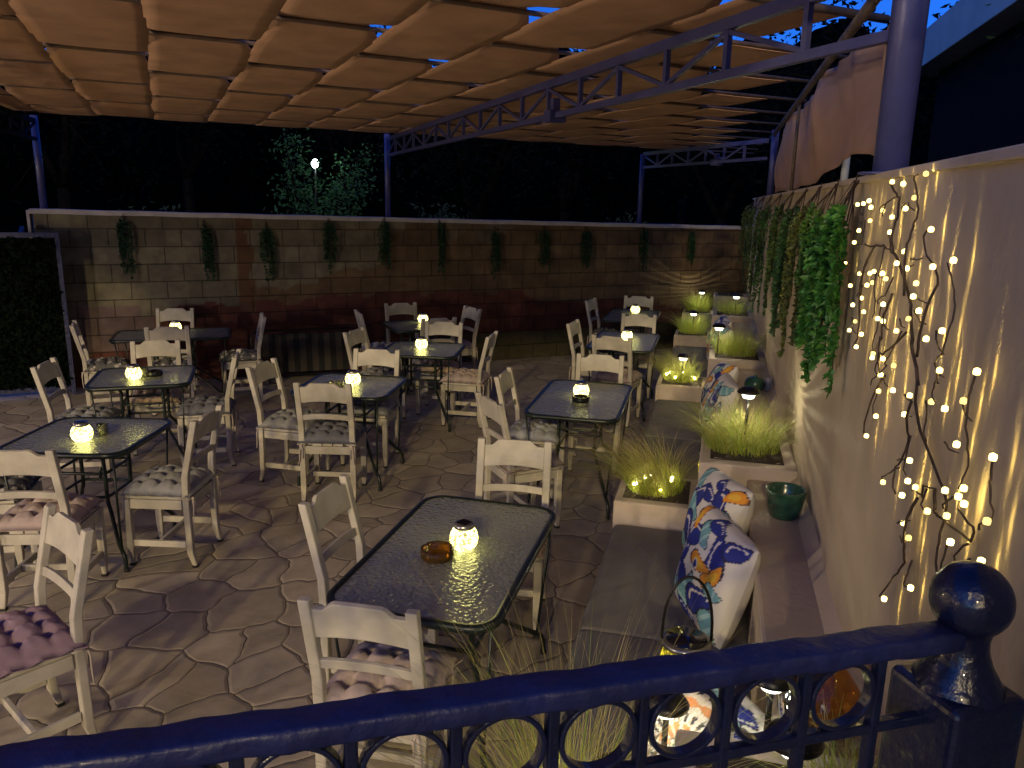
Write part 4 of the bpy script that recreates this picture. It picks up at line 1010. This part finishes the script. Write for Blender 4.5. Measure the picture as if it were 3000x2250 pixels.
TWIGS=[[(2.024,1.925),(2.065,1.986),(2.119,2.020),(2.238,2.096),(2.414,2.173),(2.497,2.220),(2.500,2.254),(2.484,2.315),(2.552,2.367),(2.628,2.385),(2.657,2.415)],
[(2.065,1.986),(2.030,2.028),(2.009,2.124),(1.999,2.171),(2.038,2.199),(2.098,2.229),(2.140,2.288)],
[(2.249,2.116),(2.245,2.210),(2.247,2.264),(2.257,2.318),(2.265,2.345),(2.283,2.402),(2.268,2.425)],
[(2.345,2.355),(2.266,2.335)],
[(2.439,2.339),(2.352,2.355)],
[(1.814,1.972),(1.822,2.017),(1.801,2.044),(1.802,2.112),(1.829,2.173),(1.878,2.228)],
[(1.906,2.073),(1.818,2.038)],
[(1.868,1.993),(1.818,1.989)],
[(3.242,2.348),(3.144,2.233),(3.108,2.143),(3.191,2.067),(3.173,1.958),(3.138,1.891)],
[(3.383,2.121),(3.235,2.127),(3.108,2.143)],
[(3.115,2.352),(3.085,2.311)],
[(2.980,2.294),(2.929,2.219),(3.110,2.206)],
[(2.785,2.221),(2.881,2.150),(2.909,2.061),(2.962,1.961),(2.978,1.945)],
[(2.755,2.210),(2.805,2.147),(2.873,2.065),(2.886,1.972),(2.906,1.865)],
[(2.554,2.371),(2.769,2.333)],
[(2.584,2.360),(2.623,2.315)],
[(2.929,2.219),(2.805,2.216),(2.618,2.229),(2.508,2.223)],
[(2.577,2.227),(2.562,2.157),(2.564,2.135)],
[(2.602,2.266),(2.515,2.234),(2.490,2.209)],
[(2.645,2.142),(2.602,2.126),(2.582,2.063),(2.621,2.008)],
[(2.409,2.151),(2.448,2.098),(2.572,2.064),(2.596,2.053)],
[(2.448,2.098),(2.477,2.040),(2.489,1.966),(2.666,1.873)],
[(2.475,2.036),(2.407,2.018),(2.356,2.007)],
[(2.594,2.049),(2.557,1.976),(2.617,1.903)],
[(2.185,2.033),(2.316,1.957),(2.456,1.916),(2.488,1.903)],
[(2.197,2.028),(2.284,1.933),(2.313,1.916)],
[(2.507,1.963),(2.447,1.902),(2.342,1.857)],
[(2.492,1.893),(2.459,1.859)],
[(2.173,2.123),(2.086,2.127),(2.014,2.123)],
[(2.153,2.089),(2.030,2.073)],
[(2.252,2.055),(2.182,2.041)],
[(2.218,2.213),(2.101,2.223)],
[(3.062,2.107),(2.927,2.124)],
[(2.885,2.082),(2.957,2.033)],
[(2.962,1.961),(2.842,1.921)],
[(2.313,1.916),(2.495,1.819)],
[(2.258,2.195),(2.320,2.182)],
[(2.041,1.947),(1.988,1.888),(1.882,1.830),(1.764,1.772),(1.703,1.742),(1.684,1.686),(1.649,1.632),(1.599,1.568)],
[(1.821,1.993),(1.809,1.970),(1.817,1.933)],
[(1.621,2.035),(1.602,1.998),(1.595,1.924),(1.605,1.880),(1.619,1.835),(1.615,1.809)],
[(1.692,1.968),(1.608,1.948)],
[(1.699,1.875),(1.607,1.884)],
[(1.920,1.910),(1.857,1.897),(1.869,1.830)],
[(2.118,1.878),(2.003,1.888),(2.043,1.830),(2.050,1.791),(2.085,1.728),(2.104,1.690),(2.069,1.628)],
[(2.044,1.793),(2.022,1.755),(2.039,1.693)],
[(2.131,1.825),(2.049,1.841)],
[(2.104,1.690),(2.219,1.627),(2.245,1.600)],
[(2.395,1.872),(2.459,1.806),(2.590,1.644)],
[(2.416,1.855),(2.476,1.735)],
[(2.393,1.868),(2.324,1.854)],
[(1.839,1.707),(1.808,1.743),(1.757,1.758)],
[(1.806,1.740),(1.804,1.690)],
[(1.951,1.691),(1.850,1.705)],
[(1.844,1.705),(1.863,1.645),(1.869,1.571),(1.898,1.521),(1.978,1.445),(2.059,1.348)],
[(1.867,1.543),(1.855,1.498),(1.872,1.469)],
[(1.974,1.590),(1.866,1.638)],
[(1.928,1.571),(1.870,1.585)],
[(1.736,1.762),(1.681,1.742),(1.670,1.730),(1.578,1.737),(1.506,1.745),(1.472,1.785),(1.571,1.796)],
[(1.472,1.785),(1.451,1.808)],
[(1.506,1.745),(1.560,1.683)],
[(1.631,1.691),(1.617,1.650),(1.612,1.593)],
[(1.476,1.919),(1.442,1.883),(1.415,1.841),(1.451,1.808)],
[(1.616,1.793),(1.664,1.748)],
[(1.475,1.723),(1.538,1.660)],
[(2.093,1.713),(2.021,1.736)]]
t = thing('light_branch', 'dark branching twig lights with warm bulbs on the plaster wall above the newel post', 'fairy lights', (0, 0, 0), WROT)
rl = random.Random(8)
for i, tw in enumerate(TWIGS):
    off = .018+.022*rl.random()
    ln = sum(math.dist(p, q) for p, q in zip(tw, tw[1:]))
    r0 = .0048 if ln > .7 else (.0036 if ln > .3 else .0024)
    path = []
    for k in range(len(tw)-1):
        for q in range(4):
            u = q/4; path.append((.515-off-.01*math.sin(k*1.3+u), tw[k][0]+(tw[k+1][0]-tw[k][0])*u+rl.gauss(0, .0022), tw[k][1]+(tw[k+1][1]-tw[k][1])*u+rl.gauss(0, .0022)))
    path.append((.515-off, *tw[-1])); k = len(path)
    MB().tube(path, [r0*(1-.35*q/(k-1)) for q in range(k)], 6).build('twig', M['twig'], t)
for s_, z_ in BULBS:
    MB().lathe([(0, -.0065), (.006, -.005), (.0068, 0), (.006, .005), (0, .008)], 8, (.515-.028-.012*rl.random(), s_, z_)).build('bulb', M['bulb'], t)

# ================================================================== RAILING
rt = thing('railing', 'blue painted iron railing with rings and a ball topped newel post', 'railing')
A0 = Vector((.15, .77, 1.7703)); D = Vector((.12, -.015, -.0031))
pt = lambda q: A0+D*q
b = MB(); nseg = 170; prof = rrect(.024, .0145, .006, 2); k = len(prof); vs = []; fs = []
xax = Vector((D.x, D.y, 0)).normalized(); yax = Vector((-xax.y, xax.x, 0)); rr = random.Random(4)
for i in range(nseg+1):
    q = -14+21.2*i/nseg; c = pt(q)
    for (u, v) in prof:
        w = 1+.05*math.sin(i*.55+u*60)+.03*math.sin(i*1.37+v*90)+rr.uniform(-.035, .035)
        vs.append(c+yax*u*w+Vector((0, 0, v*w)))
for i in range(nseg):
    for j in range(k): fs.append((i*k+j, i*k+(j+1) % k, (i+1)*k+(j+1) % k, (i+1)*k+j))
fs += [tuple(range(k)), tuple(nseg*k+j for j in range(k))]
b.add(vs, fs, smooth=True); b.build('handrail', M['blue'], rt)
b = MB(); z1 = Vector((0, 0, -.129)); b.bar(pt(-14)+z1, pt(6.9)+z1, .016, .016); b.build('lower_rail', M['blue_shaded'], rt, bevel=.003)
for i in range(-14, 7):
    c = pt(i); MB().bar((c.x, c.y, .80), (c.x, c.y, c.z-.016), .016, .016, (0, 1, 0)).build('baluster', M['blue_shaded'], rt, bevel=.003)
    if i < 6:
        c = pt(i+.5)+Vector((0, 0, -.069)); R0 = .0490
        ring = [c+xax*R0*math.cos(2*math.pi*j/36)+Vector((0, 0, R0*math.sin(2*math.pi*j/36))) for j in range(36)]
        b = MB(); vs = []; fs = []
        for j in range(36):
            rd = (ring[j]-c).normalized()
            for (p, q) in ((-.0035, -.009), (.0035, -.009), (.0035, .009), (-.0035, .009)): vs.append(ring[j]+rd*p+yax*q)
        for j in range(36):
            for w in range(4): fs.append((j*4+w, j*4+(w+1) % 4, ((j+1) % 36)*4+(w+1) % 4, ((j+1) % 36)*4+w))
        b.add(vs, fs, smooth=False); b.build('ring', M['blue_shaded'], rt, bevel=.002)
b = MB(); pc_ = Vector((1.015, .662, 0)); an = math.atan2(xax.y, xax.x)
b.box((pc_.x, pc_.y, 1.235), (.130, .130, .87), Matrix.Rotation(an, 3, 'Z'))
np_ = b.build('newel_post', M['blue_shaded'], rt, bevel=.012, segs=3)
prof = [(.0, .056)]+[(.0545*math.sin(R(a)), .0545*math.cos(R(a))) for a in range(12, 146, 8)]
prof += [(.033, -.050), (.032, -.060), (.034, -.076), (.042, -.098), (.056, -.122), (.063, -.134), (.063, -.150)]
b = MB(); b.lathe(prof[::-1], 40, (pc_.x, pc_.y, 1.80)); b.build('ball_finial', M['blue_shaded'], np_)

# ================================================================== LEFT SCREEN, LOUNGER
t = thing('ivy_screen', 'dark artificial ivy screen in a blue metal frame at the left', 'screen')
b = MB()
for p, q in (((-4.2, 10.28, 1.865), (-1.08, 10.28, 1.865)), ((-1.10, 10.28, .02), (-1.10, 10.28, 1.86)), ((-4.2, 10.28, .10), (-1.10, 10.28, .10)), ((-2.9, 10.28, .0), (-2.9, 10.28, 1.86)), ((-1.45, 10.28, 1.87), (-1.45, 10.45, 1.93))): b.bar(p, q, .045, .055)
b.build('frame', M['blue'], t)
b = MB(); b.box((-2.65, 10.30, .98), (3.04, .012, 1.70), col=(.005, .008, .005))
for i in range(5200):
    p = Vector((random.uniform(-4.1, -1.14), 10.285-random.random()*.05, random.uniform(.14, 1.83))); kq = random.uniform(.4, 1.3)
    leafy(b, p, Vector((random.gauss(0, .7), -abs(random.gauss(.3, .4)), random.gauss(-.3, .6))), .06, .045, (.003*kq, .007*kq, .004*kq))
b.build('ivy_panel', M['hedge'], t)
t = thing('folded_lounger', 'black framed striped lounger lying folded at the foot of the block wall', 'lounger', (1.62, 10.38, 0), R(-3))
b = MB(); b.tube([(x, .0+.11*(y+.28)/.56, .33+y) for x, y in rrect(.68, .29, .07, 5)], .013, 8, closed=True); b.tube([(-.5, .02, .03), (-.5, -.28, .02), (-.42, -.34, .02)], .012, 7); b.tube([(.5, .02, .03), (.5, -.28, .02), (.42, -.34, .02)], .012, 7)
b.build('frame', M['blackmetal'], t)
b = MB()
for i in range(16):
    xa = -.63+1.26*i/16; c = (.06, .05, .037) if i % 2 else (.012, .012, .012)
    b.add([(xa, .005, .08), (xa+.0787, .005, .08), (xa+.0787, .10, .58), (xa, .10, .58)], [(0, 1, 2, 3)], c)
b.build('fabric', M['stripe'], t, solid=.006)

# ================================================================== BEYOND: HOUSE, TREES, STREET LAMP
t = thing('neighbour_house', 'grey neighbouring house with a pale deep roof edge behind the plaster wall', 'house', (0, 0, 0), WROT)
MB().box((6.2, 10.25, 2.3), (5.6, 10.5, 4.7)).build('wall', M['housewall'], t)
MB().box((6.0, 10.35, 4.90), (6.0, 11.3, .58)).build('roof_edge', M['fascia'], t, bevel=.01)
o = MB().box((3.36, 9.5, 1.25), (.05, 1.0, 2.1)).build('door', M['pole_wood'], t)
b = MB()
for i in range(9): b.box((3.385, 5.0+.13*i, 3.2), (.03, .05, .5))
b.build('window_grille', M['batten'], t)

def tree(name, label, base, h, cr, seed, tone, trunk_r=.16, nleaf=2600, lean=(0, 0), split=None, leaf=.13, group='trees beyond the walls', crown0=.45):
    rr = random.Random(seed); t = thing(name, label, 'tree', base, 0, group)
    b = MB(); tips = []
    forks = split or [(rr.uniform(0, 6.28), rr.uniform(.3, .55)) for _ in range(4)]
    z0 = h*rr.uniform(.22, .32) if not split else h*.12
    b.tube([(0, 0, -.05), (lean[0]*.3, lean[1]*.3, z0*.5), (lean[0]*.6, lean[1]*.6, z0)], [trunk_r*1.25, trunk_r, trunk_r*.85], 9)
    for a_, sp in forks:
        p0 = Vector((lean[0]*.6, lean[1]*.6, z0-.05)); pts = [p0]
        L_ = (h-z0)*rr.uniform(.6, .85); d = Vector((math.cos(a_)*sp, math.sin(a_)*sp, 1)).normalized()
        for k in range(5): pts.append(pts[-1]+d*L_/5+Vector((rr.gauss(0, .05), rr.gauss(0, .05), 0))*L_*.3)
        b.tube(pts, [trunk_r*.62*(1-.16*k) for k in range(6)], 7)
        for k in (2, 3, 4, 5):
            tips.append(pts[k])
            for _ in range(3):
                d2 = Vector((rr.gauss(0, 1), rr.gauss(0, 1), rr.gauss(.25, .5))).normalized()*cr*rr.uniform(.35, .75); e = pts[k]+d2
                b.tube([pts[k], pts[k].lerp(e, .5)+Vector((0, 0, .05*cr)), e], [trunk_r*.2, trunk_r*.13, trunk_r*.05], 5); tips.append(e)
    b.build('trunk', M['bark'], t)
    f = MB()
    for i in range(nleaf):
        c = tips[rr.randrange(len(tips))]; sg = cr*.26
        p = c+Vector((rr.gauss(0, sg), rr.gauss(0, sg), rr.gauss(0, sg*.8)))
        if p.z < h*crown0*.5: continue
        kq = rr.uniform(.5, 1.4)
        s_ = random.uniform
        leafy(f, p, Vector((rr.gauss(0, 1), rr.gauss(0, 1), rr.gauss(-.2, .7))), leaf*rr.uniform(.7, 1.4), leaf*.5, tuple(x*kq for x in tone))
    f.build('crown', M['treeleaf'], t)
    return t
tree('olive_tree', 'forked tree lit green from behind by the street lamp', (4.45, 26.6, 0), 4.7, .9, 2, (.05, .12, .05), .17, 1700, split=[(0.3, .55), (2.9, .22), (1.6, .12), (5.5, .8)], leaf=.15, crown0=.2)
TR = [(-7.5, 22, 8.0, 3.0, 'tall black tree at the far left'), (-2.6, 27, 9.0, 3.4, 'black tree left of the lit one'), (1.0, 33, 9.5, 3.6, 'dark tree behind and left of the street lamp'), (9.2, 24, 7.5, 2.8, 'dark tree with a few pale leaves right of the street lamp'),
      (13.5, 26, 8.5, 3.0, 'dark tree behind the middle of the block wall'), (17.0, 21.5, 7.5, 2.8, 'dark tree behind the right blue post'), (14.4, 15.5, 7.2, 2.4, 'black tree rising behind the wall corner'), (7.0, 34, 10, 3.6, 'big dark tree far behind the street lamp'),
      (21.5, 30, 10, 3.6, 'tall dark tree far behind the corner'), (19.5, 17.0, 8.2, 2.6, 'leafy dark tree against the blue sky at the right')]
for i, (x, y, h, cr, lab) in enumerate(TR):
    tree('dark_tree', lab, (x, y, 0), h, cr, 20+i, (.004, .006, .005), .2, 3200, leaf=.20)
q = W(2.6, 3.7)
tree('conifer', 'dark leafy tree in the top right corner between wall and house', (q.x, q.y, 0), 4.6, .85, 77, (.02, .04, .02), .08, 5200, leaf=.045)
for i, (x, y, h, w) in enumerate([(-.5, 19, 1.9, 1.0), (6.9, 20, 2.2, .9), (11.0, 18, 2.0, 1.0)]):
    t = thing('shrub', ['low shrub beyond the wall left of the lit tree', 'pale leaved shrub right of the street lamp', 'shrub beyond the block wall near the right post'][i], 'shrub', (x, y, 0), 0, 'shrubs beyond the block wall')
    s_ = MB(); f = MB()
    for k in range(14):
        e = Vector((random.gauss(0, w*.5), random.gauss(0, w*.4), h*random.uniform(.6, 1))); s_.tube([(0, 0, 0), e*.5+Vector((0, 0, .1)), e], [.02, .014, .006], 5)
        for _ in range(45): leafy(f, e*random.uniform(.5, 1.05)+Vector((random.gauss(0, .12), random.gauss(0, .12), random.gauss(0, .1))), Vector((random.gauss(0, 1), random.gauss(0, 1), random.gauss(0, 1))), .16, .06, (.035, .055, .035))
    s_.build('stem', M['bark'], t); f.build('foliage', M['treeleaf'], t)
b = MB(); n = 90; vs = []; fs = []; rh = random.Random(9)
for i in range(n+1):
    a_ = R(-75+190*i/n)
    for (rad, hh) in ((52, -.1), (56, 8.5), (64, 13.0), (85, 14.5), (130, -.1)):
        hz = hh*(1+.12*math.sin(i*.7)+.10*rh.uniform(-1, 1)) if hh > 0 else hh
        vs.append((rad*math.sin(a_), rad*math.cos(a_), hz))
for i in range(n):
    for j in range(4): q = i*5+j; fs.append((q, q+1, q+6, q+5))
b.add(vs, fs); tag(b.build('backdrop_hill', pmat('dark_backdrop_hill', (.0015, .002, .0015), .95, spec=0, var=.5, vscale=.3, bump=.3, bscale=.5)), kind='structure')  # dark backdrop, added to block the low sky between the trees
t = thing('street_lamp', 'street lamp glowing white beyond the block wall', 'street lamp', (4.95, 28.2, 0))
MB().lathe([(.09, 0), (.06, .2), (.045, 3.1), (.04, 3.3)], 12).build('pole', M['blackmetal'], t)
MB().lathe([(0, 3.3), (.06, 3.32), (.11, 3.40), (.12, 3.48), (.09, 3.57), (0, 3.60)], 20).build('globe', M['street'], t)
l = bpy.data.lights.new('street_light', 'POINT'); l.energy = 45; l.color = (.72, 1., .82); l.shadow_soft_size = .2
lo = bpy.data.objects.new('street_light', l); COL.objects.link(lo); lo.parent = t; lo.location = (0, -.42, 3.5)

# ================================================================== TAVERNA BEHIND / LEFT OF THE CAMERA, WALL LAMPS, ADDED LOW LAMP AND BLOCKER
t = thing('taverna_house', 'plain taverna wall on the left, outside the view', 'house', (0, 0, 0))
MB().box((-9.2, 3.0, 2.0), (3.0, 12.6, 4.2)).build('wall', M['plaster'], t)
def wall_lamp(loc, lab, mat, col, watts, rad):
    t = thing('wall_lamp', lab, 'lamp', loc)
    b = MB(); b.box((-.14, 0, .10), (.03, .10, .22)); b.tube([(-.13, 0, .14), (-.05, 0, .22), (0, 0, .16)], .010, 8); b.lathe([(.02, .16), (.085, .10), (.09, .085)], 16, caps=False); b.build('bracket', M['blackmetal'], t)
    MB().lathe([(0, -.02), (.035, 0), (.04, .04), (.02, .08)], 16).build('glow_bulb', mat, t)
    l = bpy.data.lights.new('wall_light', 'POINT'); l.energy = watts; l.color = col; l.shadow_soft_size = rad
    o = bpy.data.objects.new('wall_light', l); COL.objects.link(o); o.parent = t; o.location = (.10, .10, -.06)
MB().box((-5.0, 1.38, 1.0), (.30, .48, 2.0)).build('lamp_blocker', M['plaster'], t)  # unseen block, added to keep lamp light off the near plaster wall
WCOL = (1., .765, .37)
wall_lamp((-7.50, 9.0, 1.7), 'warm globe lamp on the taverna wall', M['warmglow'], WCOL, WLEFT, .12)
for xx_, yl_, lab in ((-11, -20, 'warm street lamp behind the terrace'), (-14.5, -18, 'second warm street lamp behind the terrace')):
    t2 = thing('street_lamp', lab, 'street lamp', (xx_, yl_, 0))
    MB().lathe([(.14, 0), (.09, .3), (.06, 10.3), (.05, 10.5)], 12).build('pole', M['blackmetal'], t2)
    b = MB(); b.lathe([(.05, 10.5), (.22, 10.62), (.26, 10.70), (.10, 10.78), (0, 10.80)], 20); b.build('lamp_shade', M['blackmetal'], t2)
    MB().lathe([(0, 10.42), (.10, 10.46), (.13, 10.55), (.05, 10.61)], 16).build('glow_bulb', M['warmglow'], t2)
    l = bpy.data.lights.new('street_light', 'POINT'); l.energy = WBACK*.5; l.color = WCOL; l.shadow_soft_size = .45
    o = bpy.data.objects.new('street_light', l); COL.objects.link(o); o.parent = t2; o.location = (.1, .25, 10.4)
wall_lamp((-7.50, 1.62, 1.35), 'low warm lamp added beside the cool one, outside the view', M['warmglow'], WCOL, WLEFT*2.0, .03)  # unseen extra lamp, added to lift the warm light under the canopy
wall_lamp((-7.50, 1.66, 1.75), 'cool white lamp on the taverna wall', M['coolglow'], (.78, .72, 1.), COOL, .03)

# ================================================================== SKY, CAMERA, RENDER
w = bpy.data.worlds.new('World'); sc.world = w; w.use_nodes = True
N, L = w.node_tree.nodes, w.node_tree.links
sk = N.new('ShaderNodeTexSky'); sk.sky_type = 'NISHITA'; sk.sun_disc = False; sk.sun_elevation = R(SUN_EL); sk.sun_rotation = R(250); sk.air_density = 1.0; sk.ozone_density = 4.0
hs = N.new('ShaderNodeMix'); hs.data_type = 'RGBA'; hs.blend_type = 'MULTIPLY'; hs.inputs['Factor'].default_value = 1; hs.inputs['B'].default_value = SKY_TINT
L.new(sk.outputs[0], hs.inputs['A']); L.new(hs.outputs['Result'], N['Background'].inputs['Color']); N['Background'].inputs['Strength'].default_value = SKY_STR

cam = bpy.data.cameras.new('camera'); cam.sensor_width = 36; cam.lens = 36*2290/3000; cam.clip_end = 2000; cam.clip_start = .05
co = bpy.data.objects.new('camera', cam); COL.objects.link(co); sc.camera = co
yaw, pit, rol = R(23.9), R(13.2), R(1.12)
fw = Vector((math.sin(yaw)*math.cos(pit), math.cos(yaw)*math.cos(pit), -math.sin(pit))); r0 = Vector((math.cos(yaw), -math.sin(yaw), 0)); u0 = r0.cross(fw)
rv = r0*math.cos(rol)+u0*math.sin(rol); uv = u0*math.cos(rol)-r0*math.sin(rol)
co.matrix_world = Matrix(((rv.x, uv.x, -fw.x, 0), (rv.y, uv.y, -fw.y, 0), (rv.z, uv.z, -fw.z, CAM_H), (0, 0, 0, 1)))
sc.view_settings.view_transform = 'Standard'; sc.view_settings.look = 'None'; sc.view_settings.exposure = EXPO; sc.view_settings.gamma = 1
sc.render.engine = 'CYCLES'; cy = sc.cycles
cy.use_denoising = True; cy.max_bounces = 6; cy.diffuse_bounces = 3; cy.glossy_bounces = 3; cy.transmission_bounces = 4; cy.transparent_max_bounces = 12
cy.caustics_reflective = False; cy.caustics_refractive = False; cy.sample_clamp_indirect = 3.; cy.use_adaptive_sampling = True; cy.adaptive_threshold = .02; cy.use_light_tree = True
